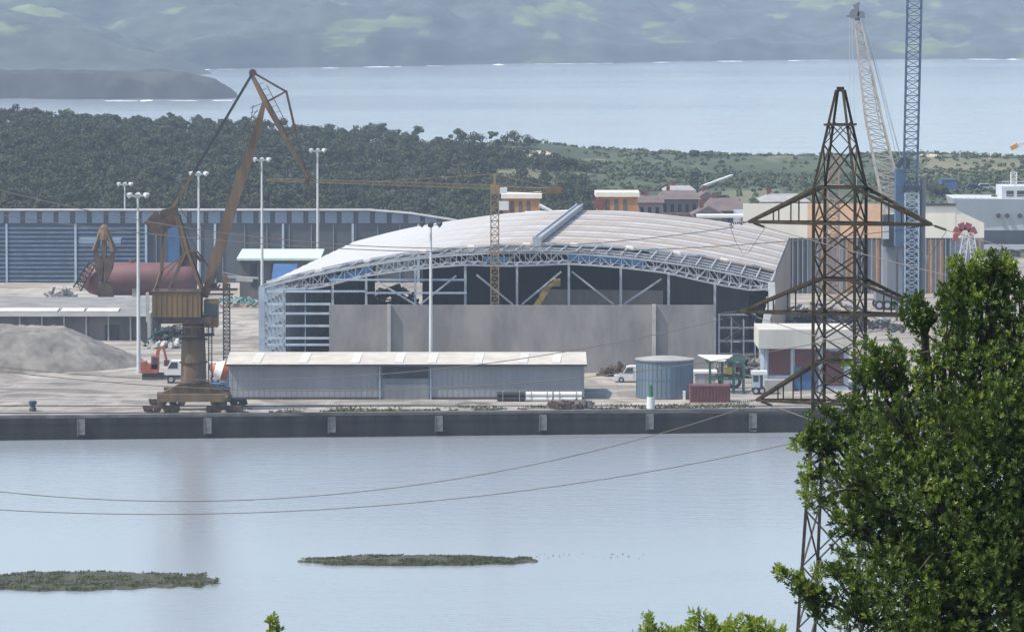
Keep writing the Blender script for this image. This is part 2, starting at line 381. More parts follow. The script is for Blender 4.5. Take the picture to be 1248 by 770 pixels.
for yy in (546.6, 556.0):
    rl = MB().box(-300,300,yy-.12,yy+.12,2.69,2.80); rl.build('crane_rail', M['rust_dark'])['kind'] = 'structure'
w = MB().add([(-900,150,0),(900,150,0),(900,quay_y(900)+3,0),(-900,quay_y(-900)+3,0)], [(0,1,2,3)]); w.build('water', M['water'])['kind'] = 'structure'
w = MB().add([(-2600,1300,0),(2600,1300,0),(2600,5400,0),(-2600,5400,0)], [(0,1,2,3)]); w.build('sea', M['sea'])['kind'] = 'structure'
grid('hillside', np.linspace(-250,250,60), np.linspace(-40,300,60), lambda X,Y: np.minimum(46, 46-.2*Y+ (fbm(X/20,Y/20)-.5)*1.5), M['hillside'])
# far coast
def coastY(X): px = CX+X/3200*F; return np.interp(px, [-3000,-200,200,420,560,800,1000,1250,4000], [2850,2960,2990,3080,3180,3300,3390,3440,3450])
def farz(X, Y):
    d = Y-coastY(X)-(fbm(X/60,Y*0+3,4)-.5)*90
    z = -3+ 17*sm(d/45)*(.55+.9*fbm(X/90,Y/400,4)) + .085*np.clip(d-30,0,None)
    z += np.clip(d/260,0,1)*(fbm(X/150,Y/260,5)-.47)*80
    z += np.clip(d/120,0,1)*(np.abs(fbm(X/60+7,Y/300,4)-.5)*2)*34-np.clip(d/120,0,1)*8
    return z
grid('far_hills', np.linspace(-1500,1700,620), np.concatenate([np.linspace(2850,3900,260),np.linspace(3910,5300,60)]), farz, M['farhill'])
def headz(X, Y):
    px = CX+X/Y*F
    t = sm((Y-2170-60*fbm(X/40,X*0,3))/50)*sm((2440-Y)/150)
    top = np.interp(px, [-500,0,60,120,190,225,262,283,300], [13,12.5,11.5,12,12.5,11.5,7.5,2,-4])
    return -4 + (top+4+ (fbm(X/18,Y/30,4)-.5)*5)*t
grid('headland', np.linspace(-700,-60,640), np.linspace(2150,2480,160), headz, M['headland'])
def head2(X, Y):
    px = CX+X/Y*F
    t = sm((Y-2680)/180)*sm((3300-Y)/150)
    top = np.interp(px, [-900,0,40,90,130,170,210,240,262], [46,36,35,29,22,14,6,1,-5])
    return -4+(top+4+(fbm(X/45+5,Y/70,5)-.5)*22)*t
M['rearhill'] = hill_mat('rear_hill_fields', (.04,.052,.044), (.15,.19,.08), (.10,.12,.06), .012, (1,.3,4), .58)
grid('rear_headland', np.linspace(-900,-120,520), np.linspace(2640,3320,110), head2, M['rearhill'])
# surf as thin low foam sheets along the coasts
def surf(name, line, w0, seed, label):
    mbf = MB(); r2 = random.Random(seed)
    x = line[0][0]
    L_ = line
    for i in range(len(L_)-1):
        (x0,y0),(x1,y1) = L_[i], L_[i+1]; n = max(2, int(abs(x1-x0)/6))
        for k in range(n):
            if r2.random() < .72+.5*math.sin(x0*.031+seed)*math.sin(x0*.0113+1): continue
            t = (k+r2.random())/n; xx = x0+(x1-x0)*t; yy = y0+(y1-y0)*t+r2.uniform(-8,8); ln = r2.uniform(2,11); ww = w0*r2.uniform(.15,1.5)**1.5
            pts = []; m_ = 14
            for j in range(m_):
                a = 2*math.pi*j/m_; rr = r2.uniform(.7,1.15); pts.append((xx+math.cos(a)*ln*rr, yy+math.sin(a)*ww*rr, .06+.1*r2.random()))
            pts.append((xx,yy,.12+.7*r2.random()**4)); mbf.add(pts, [(j,(j+1)%m_,m_) for j in range(m_)])
    o = mbf.build(name, M['foam'], None, True); tag(o, label, 'surf', kind='stuff')
surf('surf', [(float(x), float(coastY(np.array(x)))-12) for x in np.linspace(-240,600,60)], 9, 3, 'white surf breaking along the far coast')
hl = [(x, 2196-14) for x in np.linspace(-330,-125,30)]
surf('surf', hl, 9, 5, 'white surf at the foot of the low left headland')

# islets
def islet(pxa, pxb, ytop, ybot, label, seed):
    a = G(pxa, (ytop+ybot)/2, 0); b = G(pxb, (ytop+ybot)/2, 0); ym = (a.y+b.y)/2
    y0 = G(600, ybot, 0).y; y1 = G(600, ytop, 0).y; xc = (a.x+b.x)/2; hw = (b.x-a.x)/2; yc = (y0+y1)/2; hh = (y1-y0)/2
    nx, ny = 240, 60
    X, Y = np.meshgrid(np.linspace(xc-hw*1.05, xc+hw*1.05, nx), np.linspace(yc-hh*1.3, yc+hh*1.3, ny))
    e = ((X-xc)/hw)**2 + ((Y-yc-(X-xc)*.02)/hh)**2 + (fbm(X/2+seed, Y/4, 4)-.5)*.95
    Z = -.35 + .52*sm((1.1-e)/.35) + (fbm(X*1.6+seed, Y*1.6, 4)-.5)*.3*sm((1.1-e)/.3)
    V = np.stack([X,Y,Z],-1).reshape(-1,3); i = np.arange((ny-1)*(nx-1)); A = (i//(nx-1))*nx+i%(nx-1)
    o = fast('islet', V, np.stack([A,A+1,A+nx+1,A+nx],1), M['islet'], None, False); o['kind'] = 'structure'; tag(o, label, 'islet')
    # low grass on it
    pts = rng.random((15000,2)); px_ = xc+(pts[:,0]*2-1)*hw; py_ = yc+(pts[:,1]*2-1)*hh
    e = ((px_-xc)/hw)**2 + ((py_-yc-(px_-xc)*.02)/hh)**2 + (fbm(px_/2+seed, py_/4, 4)-.5)*.95
    k = (e < .93)&(fbm(px_/1.5+9+seed, py_/3, 3) > .42); px_, py_ = px_[k], py_[k]; n = len(px_); an = rng.random(n)*math.pi; h = .06+.14*rng.random(n)
    base = np.stack([px_,py_,np.full(n,.12)],1); d = np.stack([np.cos(an)*.07,np.sin(an)*.07,np.zeros(n)],1); up = np.stack([rng.normal(0,.06,n),rng.normal(0,.06,n),h],1)
    V = np.stack([base-d, base+d, base+up],1).reshape(-1,3)
    g = fast('grass', V, np.arange(3*n).reshape(-1,3), M['weeds']); tag(g, 'low grass tufts covering the '+label, 'grass', kind='stuff')
islet(-70, 268, 697, 721, 'muddy green islet at the left edge of the water', 1)
islet(364, 650, 677.5, 690, 'long thin green islet in the middle of the water', 5)
# rocks strung out to the right of the middle islet
rk = MB(); r3 = random.Random(4)
for i in range(30):
    px = 650+r3.random()**1.6*135; c = G(px, 677+r3.uniform(-3,4), 0); s_ = r3.uniform(.06,.2)
    vs = [c+Vector((r3.uniform(-s_,s_)*1.6, r3.uniform(-s_,s_), r3.uniform(.02,.16))) for _ in range(5)]
    rk.add([c+Vector((-s_,-s_,-.1)),c+Vector((s_,-s_,-.1)),c+Vector((s_,s_,-.1)),c+Vector((-s_,s_,-.1)),c+Vector((0,0,s_*.7))], [(0,1,4),(1,2,4),(2,3,4),(3,0,4)])
tag(rk.build('stones', M['gravel']), 'small stones breaking the surface beside the thin islet', 'stones', kind='stuff')

# ------------------------------------------------------------------ foliage helpers
def blob_quads(centers, radii, n_each, size, flat=.75, jitter=.35):
    """quads spread over the skins of many blobs, each roughly facing outwards"""
    nb = len(centers); N_ = nb*n_each
    d = rng.normal(size=(N_,3)); d[:,2] = d[:,2]*.9+.25; d /= np.linalg.norm(d,axis=1)[:,None]
    C = np.repeat(np.asarray(centers), n_each, 0); Rr = np.repeat(np.asarray(radii), n_each)
    rad = Rr*(.72+.36*rng.random(N_)); p = C + d*rad[:,None]*np.array([1,1,flat])
    nrm = d+rng.normal(0,jitter,(N_,3)); nrm /= np.linalg.norm(nrm,axis=1)[:,None]
    t = np.cross(nrm, rng.normal(size=(N_,3))); t /= np.linalg.norm(t,axis=1)[:,None]; b = np.cross(nrm,t)
    s = (size*(.6+.8*rng.random(N_)))[:,None]
    V = np.stack([p-t*s-b*s*.6, p+t*s*.8-b*s*.7, p+t*s+b*s*.6, p-t*s*.7+b*s*.8],1).reshape(-1,3)
    return V, np.arange(4*N_).reshape(-1,4)

# pine wood: one mass of crowns on the rise behind the port
cs, rs = [], []; tr = MB(); count = 0
def pine_ok(px, Y):
    return px < np.interp(Y, [870,930,1000,1100,1200,1300], [775,770,745,712,668,635]) + 12*math.sin(Y*.3)
for i in range(5200):
    Y = random.uniform(872, 1300); px = random.uniform(-420, 760)
    if not pine_ok(px, Y) or (not pine_ok(px+70, Y) and random.random() < .5): continue
    if random.random() > .50: continue
    x = (px-CX)/F*Y; z0 = float(land_z(np.array([x]), np.array([Y]))[0]); left = min(1, max(0, (760-px)/760))
    h = random.uniform(5.0, 7.2)*(.62+.5*left); rr = random.uniform(1.3, 2.4) if random.random()<.7 else random.uniform(2.4,3.6)
    for k in range(random.randint(5,9)):
        a = random.random()*6.28; q_ = random.random()**.5*rr*.85
        cs.append((x+math.cos(a)*q_, Y+math.sin(a)*q_, z0+h-rr*.5-q_*.35+random.uniform(-.9,.5))); rs.append(random.uniform(.6,1.25)*rr/2.2)
    if count % 3 == 0: tr.tube((x,Y,z0-.3), (x,Y,z0+h-1), .22, .12, 5)
    count += 1
for i in range(5200):
    Y = random.uniform(868, 1290); px = random.uniform(-420, 750); x = (px-CX)/F*Y
    if pine_ok(px, Y): cs.append((x, Y, float(land_z(np.array([x]), np.array([Y]))[0])+.5)); rs.append(random.uniform(1.0,2.3))
V, Fc = blob_quads(cs, rs, 44, .21)
tag(fast('pine_wood', V, Fc, M['pine']), 'dark pine wood covering the rise behind the long warehouse', 'wood', kind='stuff')
tag(tr.build('pine_trunks', M['trunkfar']), 'trunks inside the dark pine wood', 'trunks', kind='stuff')
# dune scrub
cs, rs = [], []
for i in range(15000):
    Y = random.uniform(868, 1310); px = random.uniform(450, 1700)
    x = (px-CX)/F*Y
    if pine_ok(px, Y): continue
    dens = float(fbm(np.array([x/48.]), np.array([Y/40.]), 5)[0])
    if dens < .46 and random.random() < .72: continue
    z0 = float(land_z(np.array([x]), np.array([Y]))[0]); r_ = random.uniform(.35,.9)*(1.5 if dens > .6 else 1)
    cs.append((x,Y,z0+r_*.25)); rs.append(r_)
V, Fc = blob_quads(cs, rs, 16, .3, .7)
tag(fast('dune_scrub', V, Fc, M['scrub']), 'low green scrub on the dunes at the right', 'scrub', kind='stuff')
# sand patches on crests
for k, (px, Y, w_, lab) in enumerate([(655,1284,9,'left of'),(965,1288,16,'right of'),(1128,1285,7,'further right on'),(1205,1280,12,'far right of')]):
    x = (px-CX)/F*Y; xs = np.linspace(x-w_*.6, x+w_*.6, 24); yy = np.linspace(Y-22, Y+6, 14)
    X, Yg = np.meshgrid(xs, yy); e = ((X-x)/(w_*.6))**2+((Yg-Y+8)/14)**2+(fbm(X/4,Yg/5)-.5)*.9
    Z = land_z(X,Yg)+ .25*sm((.8-e)/.6) -.14+ (fbm(X/1.5,Yg/2)-.5)*.5
    V = np.stack([X,Yg,Z],-1).reshape(-1,3); nx=24; i = np.arange(13*23); A=(i//23)*nx+i%23
    o = fast('sand', V, np.stack([A,A+1,A+nx+1,A+nx],1), M['sand'], None, True); o['kind']='structure'

def round_tree(px, Y, top_py, w_px, label, m='scrub', group='trees among the houses'):
    g = P(px, 300, Y); x = g.x; z0 = float(land_z(np.array([x]), np.array([Y]))[0]); zt = P(px, top_py, Y).z
    if zt-z0 < 1.5: zt = z0+2
    r_ = w_px*S(Y)/2; t = thing('tree', (x,Y,z0), label, 'tree', group)
    MB().path([Vector((x,Y,z0-.2)),Vector((x+.1,Y,z0+(zt-z0)*.4)),Vector((x,Y,z0+(zt-z0)*.75))],[.22,.16,.08],7).build('trunk', M['bark'], t)
    cs = []; rs = []
    for k in range(16):
        a = random.random()*6.28; q_ = random.random()**.5*r_*.75; f = random.random()
        cs.append((x+math.cos(a)*q_, Y+math.sin(a)*q_, z0+(zt-z0)*(.35+.5*f)*(1-.25*q_/r_))); rs.append(r_*random.uniform(.28,.5))
    V, Fc = blob_quads(cs, rs, 110, .24); fast('crown', V, Fc, M[m], t)
    return t
round_tree(1144, 1060, 222, 27, 'dark round tree beside the blue container behind the factory', 'pine')
round_tree(905, 880, 236, 26, 'dark bushy tree behind the grey roofs left of the pylon', 'pine')
round_tree(700, 872, 243, 22, 'low green tree between the two orange huts', 'scrub')
round_tree(790, 905, 222, 24, 'light green tree behind the row of houses')
round_tree(1212, 890, 224, 22, 'olive green tree beside the ship superstructure')
round_tree(878, 930, 222, 20, 'small green tree at the foot of the white slanted boom')

# ------------------------------------------------------------------ left: long blue warehouse
def box_px(mb, x0, x1, yt, yb, D, depth, z0=None):
    a = P(x0, yt, D); b = P(x1, yb, D); return mb.box(a.x, b.x, D, D+depth, b.z if z0 is None else z0, a.z)
D = 790
t = thing('long_warehouse', P(200, 345, D), 'long blue warehouse with white eave and window band behind the left cranes', 'warehouse')
xa = P(-260,250,D).x; xb = P(560,250,D).x; z_ = lambda py: P(600,py,D).z
rid = [(-260,254),(450,254),(500,258),(552,266),(560,268)]
m_ = MB(); pts = [(P(x,y,D).x, P(x,y+2,D).z) for x,y in rid]
m_.prism([(xa,2.7)]+[(x,z-.3) for x,z in pts]+[(xb,2.7)], D, D+.5); m_.build('wall', M['warehousedark'], t)
m_ = MB()
for i in range(len(rid)-1):
    a, b = P(rid[i][0],rid[i][1],D), P(rid[i+1][0],rid[i+1][1],D)
    m_.hexa([(a.x,D-.8,a.z-.32),(b.x,D-.8,b.z-.32),(b.x,D+34,b.z-2.6),(a.x,D+34,a.z-2.6)],[(a.x,D-.8,a.z),(b.x,D-.8,b.z),(b.x,D+34,b.z-2.3),(a.x,D+34,a.z-2.3)])
m_.build('roof', M['whitepaint'], t)
px = -255; k = 0
while px < 535:
    stp = 20.3; yb = 272
    yt = 257 if px < 455 else 257+(px-455)*.11
    if yb-yt > 6: box_px(MB(), px+1.5, px+stp-4.5, yt+.8, yb, D-.12, .2).build('window', M['panelblue'], t)
    px += stp
m_ = MB()
box_px(m_, -255, 183, 275, 345, D-.1, .2); m_.build('cladding', M['warehouseblue'], t)
m_ = MB()
for i in range(13): box_px(m_, -255, 180, 277+i*5.3, 279.3+i*5.3, D-.3, .25)
m_.build('louvre', M['louvreblue'], t)
for px in (8, 92, 178, 262, 345, 430, 510): box_px(MB(), px-1.5, px+1.5, 273, 345, D-.45, .4).build('column', M['bluesteel'], t)
m_ = MB()
for px in range(190, 530, 27): box_px(m_, px, px+.9, 274, 345, D-.2, .2)
m_.build('rib', M['cladgrey'], t)
for x0,x1,y0 in ((440,455,318),(205,222,300)): box_px(MB(), x0, x1, y0, 345, D-.25, .2).build('door', M['darkgrey'], t)
m_ = MB(); box_px(m_, 205, 219, 277, 343, D-.5, .3); m_.build('blue_panel', M['bluepaint'], t)
# canopy board
single(box_px(MB(), 96, 147, 291, 297, 783, 3), 'canopy', M['panelblue'], 'flat pale canopy in front of the blue warehouse above the maroon tank', 'canopy')
def posts_under(px, y0, y1, D): return MB().tube(P(px,y0,D), Vector((P(px,y1,D).x, D, 2.7)), .1)
# mint roofed building
D = 742
t = thing('mint_roofed_shed', P(340,330,D), 'low shed with a pale mint roof behind the left end of the hall', 'shed')
box_px(MB(), 292, 392, 315, 350, D, 14, 2.7).build('wall', M['wallgrey'], t)
a, b = P(289,315,D), P(395,305,D+13)
m_ = MB().hexa([(a.x,D-1,a.z-.25),(b.x,D-1,a.z-.25),(b.x,D+14,a.z+.35),(a.x,D+14,a.z+.35)],[(a.x,D-1,a.z+.1),(b.x,D-1,a.z+.1),(b.x,D+14,a.z+.7),(a.x,D+14,a.z+.7)]); m_.build('roof', M['mint'], t)
for px in (305,330,352,372): box_px(MB(), px, px+8, 322, 350, D-.1, .15).build('door', M['darkgrey'], t)
single(MB().xprism([(700,2.7),(714,2.7),(713,P(340,327,706).z),(707,P(340,322,706).z),(701,P(340,338,706).z)], P(333,320,706).x, P(362,320,706).x), 'tarpaulin_stack', M['bluepaint'], 'bright blue tarpaulin covered stack at the left corner of the hall', 'stack')
# maroon pressure vessel
D = 715; r_ = 20*S(D); c0 = P(118,340,D); c1 = P(226,340,D)
t = thing('horizontal_tank', Vector(((c0.x+c1.x)/2,D,2.7)), 'long maroon horizontal tank with domed ends behind the gravel heap', 'tank')
m_ = MB(); n = 28; prof = [(-r_*.98,.05),(-r_*.8,r_*.55),(-r_*.45,r_*.86),(0,r_)]
pts = [(c0.x+x, rr) for x, rr in prof]+[(c1.x-x, rr) for x, rr in reversed(prof)]
vs = [(x, D+rr*math.cos(2*math.pi*i/n), c0.z+rr*math.sin(2*math.pi*i/n)) for i in range(n) for x, rr in pts]; k = len(pts)
m_.add(vs, [(i*k+j, i*k+j+1, ((i+1)%n)*k+j+1, ((i+1)%n)*k+j) for i in range(n) for j in range(k-1)])
m_.build('vessel', M['maroon'], t, True)
for px in (130,165,205): box_px(MB(), px-4, px+4, 350, 362, D-2, 4, 2.7).build('saddle', M['concretelight'], t)
MB().tube((P(160,330,D).x,D,c0.z+r_*.9),(P(160,330,D).x,D,c0.z+r_*1.15),.35).build('manhole', M['maroon'], t)
# rusty grab
D = 706; K = lambda px,py,dy=0: P(px,py,D)+Vector((0,dy,0))
t = thing('clamshell_grab', Vector((K(127,355).x,D,2.7)), 'tall rusty clamshell grab standing in front of the maroon tank', 'grab')
m_ = MB()
for s_ in (-1,1):
    m_.add([K(127,318,-1.3),K(127+s_*13,305,-1.3),K(127+s_*10,328,-1.3),K(127+s_*2,345,-1.2),K(127,318,1.3),K(127+s_*13,305,1.3),K(127+s_*10,328,1.3),K(127+s_*2,345,1.2)],
      [(0,1,2,3),(7,6,5,4),(0,4,5,1),(1,5,6,2),(2,6,7,3),(3,7,4,0)])
m_.build('jaws', M['rust_dark'], t)
m_ = MB()
for s_ in (-1,1):
    for dy in (-1,1): m_.bar(K(127+s_*12,306,dy), K(127+s_*4,284,dy*.5), .5)
for dy in (-.5,.5): m_.bar(K(127,320,dy),K(127,290,dy),.6)
m_.build('arm', M['rust'], t)
MB().lathe(K(127,293), [(.05,0),(1.1,.1),(1.0,.9),(.6,1.9),(.2,2.3),(.02,2.3)], 12).build('head', M['ochre'], t)
MB().box(K(118,0).x,K(136,0).x,D-1.2,D+1.2,2.7,K(127,344).z).build('stand', M['rust_dark'], t)
# rusty inclined loader beside the grab
single(MB().lattice(P(94,352,712),P(112,322,712),1.2,1.0,6,.18), 'inclined_scaffold', M['heapgreen'], 'small green lattice scaffold leaning on the left end of the maroon tank', 'scaffold')
# low dark building in front
D = 660
t = thing('low_depot', P(80,430,D), 'long low depot with grey roof behind the gravel heap', 'depot')
x0, x1 = P(-260,385,D).x, P(182,385,D).x; zt = P(0,385,D).z
MB().box(x0,x1,D,D+22,2.7,zt).build('wall', M['wallgrey'], t)
m_ = MB().xprism([(D-1,zt),(D+11,P(0,371,D+11).z),(D+23,P(0,362,D+23).z),(D+23,zt)], x0-.5, x1+.5); m_.build('roof', M['asphaltroof'], t)
zz0 = P(0,379,D+4).z; 
sl = (P(0,371,D+11).z-zt)/12
for a_, b_ in ((-200,-20),(0,72),(76,104),(107,146)):
    xx0, xx1 = P(a_,375,D+6).x, P(b_,375,D+6).x; ya, yb = D+3.2, D+6.6
    za, zb = zt+sl*(ya-D+1)+.03, zt+sl*(yb-D+1)+.03
    MB().hexa([(xx0,ya,za),(xx1,ya,za),(xx1,yb,zb),(xx0,yb,zb)],[(xx0,ya,za+.12),(xx1,ya,za+.12),(xx1,yb,zb+.12),(xx0,yb,zb+.12)]).build('rooflight', M['rooflight'], t)
for px in range(-220,180,27):
    box_px(MB(), px, px+2.2, 386, 430, D-.3, .35, 2.7).build('pilaster', M['concretelight'], t)
for px in (20, 128): box_px(MB(), px, px+17, 396, 430, D-.12, .2, 2.7).build('door', M['darkgrey'], t)
MB().box(x1-.2,x1+.25,D-1,D+2,2.7,zt+.5).build('end_wall', M['concretelight'], t)
# gravel heap
X, Y = np.meshgrid(np.linspace(-88,-44,190), np.linspace(601,640,110))
c = G(60,456); 
e = np.maximum(np.abs((X-(-66.5))/20.5), 0)**2.2 + np.abs((Y-620)/17.5)**2.2
h = np.minimum(4.4+(fbm(X/6,Y/6)-.5)*1.4, 7.2*(1-e**.5)*1.15) 
Z = 2.62+np.maximum(h,-.2)+ (fbm(X*1.2,Y*1.2,4)-.5)*.5*(h>0)
V = np.stack([X,Y,Z],-1).reshape(-1,3); i=np.arange(109*189); A=(i//189)*190+i%189
tag(fast('gravel_heap', V, np.stack([A,A+1,A+191,A+190],1), M['gravel'], None, True), 'broad heap of grey gravel on the left of the quay', 'gravel heap', kind='stuff')
# bollard
def bollard(px, py, label):
    c = G(px, py); return single(MB().lathe(c, [(.02,0),(.42,0),(.40,.35),(.3,.45),(.3,.75),(.46,.85),(.46,1.1),(.3,1.2),(.01,1.2)], 16), 'bollard', M['navy'], label, 'bollard', smooth=True)
bollard(40, 501, 'dark blue mooring bollard on the bare quay at the left')

# ------------------------------------------------------------------ lamp masts
def mast(px, ytop, D, label, r0=.26, heads=6, dark=False):
    top = P(px, ytop, D); x = top.x; z0 = 2.7
    t = thing('lamp_mast', (x,D,z0), label, 'lamp mast', 'tall floodlight masts around the port')
    MB().tube((x,D,z0),(x,D,top.z),r0,r0*.5,12).build('pole', M['mastpaint'], t, True)
    MB().tube((x,D,z0),(x,D,z0+.3),r0*1.8,r0*1.6,12).build('base', M['concretelight'], t)
    m_ = MB(); rr = .95
    for i in range(12):
        a, b = i*math.pi/6, (i+1)*math.pi/6; m_.bar((x+rr*math.cos(a),D+rr*math.sin(a),top.z-.3),(x+rr*math.cos(b),D+rr*math.sin(b),top.z-.3),.09)
    for a in range(0,6,2): m_.bar((x,D,top.z-.3),(x+rr*math.cos(a*math.pi/3),D+rr*math.sin(a*math.pi/3),top.z-.3),.08)
    m_.build('head_frame', M['mastpaint'], t)
    for i in range(heads):
        a = (i+.5)*2*math.pi/heads; c = Vector((x+1.1*math.cos(a), D+1.1*math.sin(a), top.z-.15)); d = Vector((math.cos(a), math.sin(a), -.55)).normalized()
        MB().tube(c-d*.22, c+d*.28, .2, .36, 8).build('floodlight', M['darkgrey' if dark else 'mastpaint'], t)
    return t
mast(168, 236, 604, 'white floodlight mast beside the right foot of the gravel heap')
mast(242, 210, 690, 'white floodlight mast rising behind the rusty crane house')
mast(319, 193, 737, 'white floodlight mast just left of the open hall corner')
mast(387, 182, 775, 'white floodlight mast behind the left roof slope of the hall, below the jib tip')
mast(152, 223, 835, 'faint distant floodlight mast behind the blue warehouse roof', .22)
mast(525, 271, 583, 'white floodlight mast with dark lamps in front of the hall', dark=True)

# ------------------------------------------------------------------ arched hall
DF = 612; O = Vector((P(317,351,DF).x, DF, 0)); W = 63.6; LEN = 110
def H(u, v, z): p = O+RX*u+AX*v; return Vector((p.x,p.y,z))
def rz(u): tt = u/W; return 12.9*(1-tt)+13.9*tt+16.4*tt*(1-tt)
t = thing('arched_hall', H(W/2,0,2.7), 'large unfinished hall with arched striped roof and open truss front', 'hall')
us = np.linspace(0, W, 65)
def roof_sheet(va, vb, nm, m, th=.22, lift=0):
    vs = []; fs = []; nv = 40
    for u in us:
        for j in range(nv+1):
            v = va(u)+(vb(u)-va(u))*j/nv; wob = .04*math.sin(v*1.7+u*.4)
            vs.append(H(u,v,rz(u)+lift+wob))
    n1 = len(vs)
    for p in list(vs): vs.append(p-Vector((0,0,th)))
    k = nv+1
    for i in range(len(us)-1):
        for j in range(nv):
            a = i*k+j; fs.append((a,a+k,a+k+1,a+1)); fs.append((n1+a,n1+a+1,n1+a+k+1,n1+a+k))
    for i in range(len(us)-1):
        for j in (0,nv): a = i*k+j; fs.append((a,a+k,n1+a+k,n1+a))
    for j in range(nv):
        for i in (0,len(us)-1): a = i*k+j; fs.append((a,a+1,n1+a+1,n1+a))
    return MB().add(vs,fs).build(nm, m, t, True)
clad0 = lambda u: 6+14*u/W+ (.9 if int(u/3.2)%2 else 0)
roof_sheet(clad0, lambda u: LEN, 'roof', M['roof'])
# white flashing at the sheet edge
m_ = MB()
for i in range(64): m_.bar(H(us[i],clad0(us[i])+.2,rz(us[i])+.15), H(us[i+1],clad0(us[i+1])+.2,rz(us[i+1])+.15), .28,.2)
m_.build('edge_flashing', M['whitepaint'], t)
# purlins (along the hall) and rafters of the unclad strip
m_ = MB()
nP = 34
for i in range(nP+1):
    u = W*i/nP; m_.bar(H(u,0,rz(u)-.05), H(u,clad0(u)+1,rz(u)-.1), .13,.16)
m_.build('purlins', M['galv'], t)
for v in (0.0, 5.5, 11.0, 16.5):
    m_ = MB()
    for i in range(64):
        if v > 6+14*us[i]/W: continue
        m_.bar(H(us[i],v,rz(us[i])-.3), H(us[i+1],v,rz(us[i+1])-.3), .2,.2)
    m_.build('top_chord', M['galv'], t)
def bz(u): tt = u/W; return rz(u)-.35-1.25*min(1,tt*9)*min(1,(1-tt)*12+.55) - .35*max(0,math.sin(tt*math.pi*5))
nn = 48
for v in (0.0, 8.0):
    m_ = MB()
    for i in range(nn):
        ua, ub = W*i/nn, W*(i+1)/nn
        m_.bar(H(ua,v+.1,bz(ua)), H(ub,v+.1,bz(ub)), .17,.17)
        if i%2: m_.bar(H(ua,v+.05,bz(ua)), H(ub,v+.05,rz(ub)-.3), .085)
        else: m_.bar(H(ua,v+.05,rz(ua)-.3), H(ub,v+.05,bz(ub)), .085)
        m_.bar(H(ua,v+.05,rz(ua)-.3), H(ua,v+.05,bz(ua)), .08)
    m_.build('truss', M['galv'], t)
m_ = MB()   # lower layer bracing between trusses
for i in range(nn):
    ua, ub = W*i/nn, W*(i+1)/nn
    m_.bar(H(ua,.1,bz(ua)), H(ub,5.6,bz(ub)), .1); m_.bar(H(ua,5.6,bz(ua)), H(ua,11,bz(ua)), .1); m_.bar(H(ua,0,bz(ua)), H(ua,5.6,bz(ua)), .12)
m_.build('bracing', M['galv'], t)
for ua, ub in ((8,13.5),(27.5,30.5),(38,47.5)):
    m_ = MB()
    for k in range(8):
        a, b = ua+(ub-ua)*k/8, ua+(ub-ua)*(k+1)/8
        m_.hexa([H(a,6,bz(a)+.1),H(b,6,bz(b)+.1),H(b,6.2,bz(b)+.1),H(a,6.2,bz(a)+.1)],[H(a,6,bz(a)+.8),H(b,6,bz(b)+.8),H(b,6.2,bz(b)+.8),H(a,6.2,bz(a)+.8)])
    m_.build('blue_sheet', M['bluepaint'], t)
# gutter beam on roof
m_ = MB(); 
m_.bar(H(33.6,14,rz(33.6)+.5), H(33.0,LEN-1,rz(33)+.5), .8,.6); m_.build('ridge_duct', M['cladgrey'], t)
m_ = MB()
for s_ in (-.42,.42): m_.bar(H(33.6+s_,13.5,rz(33.6)+.92), H(33.0+s_,LEN-1,rz(33)+.92), .16,.2)
m_.bar(H(33.6,13.2,rz(33.6)-.6), H(33.6,13.2,rz(33.6)+1.0), 1.1,.5)
m_.build('duct_edge', M['galv'], t)
# side and rear walls
m_ = MB()
def wallpan(m_, u, v0, v1, zb, zt, th=.25):
    m_.hexa([H(u-th,v0,zb),H(u+th,v0,zb),H(u+th,v1,zb),H(u-th,v1,zb)],[H(u-th,v0,zt),H(u+th,v0,zt),H(u+th,v1,zt),H(u-th,v1,zt)])
wallpan(m_, W-.1, 5, LEN, 2.7, 13.55); m_.build('side_wall', M['brownclad'], t)
m_ = MB(); wallpan(m_, .1, 22, LEN, 2.7, 12.6); m_.build('side_wall', M['darkclad'], t)
m_ = MB()
for v in np.arange(0, 24, 3.6): m_.bar(H(.3,v,2.7), H(.3,v,12.7), .5,.5)
for z in (4.2,5.6,7.3,9,10.7,12.2): m_.bar(H(.2,0,z), H(.2,LEN,z), .16,.22)
for v in np.arange(24, LEN, 4.5): m_.bar(H(.6,v,2.7), H(.6,v,12.7), .55,.5)
m_.build('side_frame', M['bluesteel'], t)
m_ = MB()
def wallarc(m_, ua, ub, v, zoff=.3):
    n=14
    for k in range(n):
        a_,b_=ua+(ub-ua)*k/n, ua+(ub-ua)*(k+1)/n
        m_.hexa([H(a_,v,2.7),H(b_,v,2.7),H(b_,v+.4,2.7),H(a_,v+.4,2.7)],[H(a_,v,rz(a_)-zoff),H(b_,v,rz(b_)-zoff),H(b_,v+.4,rz(b_)-zoff),H(a_,v+.4,rz(a_)-zoff)])
wallarc(m_,10,W-.4,LEN-2); m_.build('rear_wall', M['darkclad'], t); m_=MB(); wallarc(m_,.3,3,LEN-2)
m_.build('rear_wall', M['darkclad'], t)
m_ = MB()
for a, b in ((14,25),(25,36),(36,52)):
    wallarc(m_,a,b,70,.5)
m_.build('inner_partition', M['darkclad'], t)
m_ = MB(); m_.hexa([H(33,26,2.7),H(49,26,2.7),H(49,26.4,2.7),H(33,26.4,2.7)],[H(33,26,11.1),H(49,26,11.0),H(49,26.4,11.0),H(33,26.4,11.1)]); m_.build('inner_wall', M['concrete'], t)
# charcoal panel at right of gable
m_ = MB(); m_.hexa([H(43.5,30,2.7),H(60,30,2.7),H(60,30.4,2.7),H(43.5,30.4,2.7)],[H(43.5,30,15.2),H(60,30,13.6),H(60,30.4,13.6),H(43.5,30.4,15.2)]); m_.build('charcoal_panel', M['darkclad'], t)
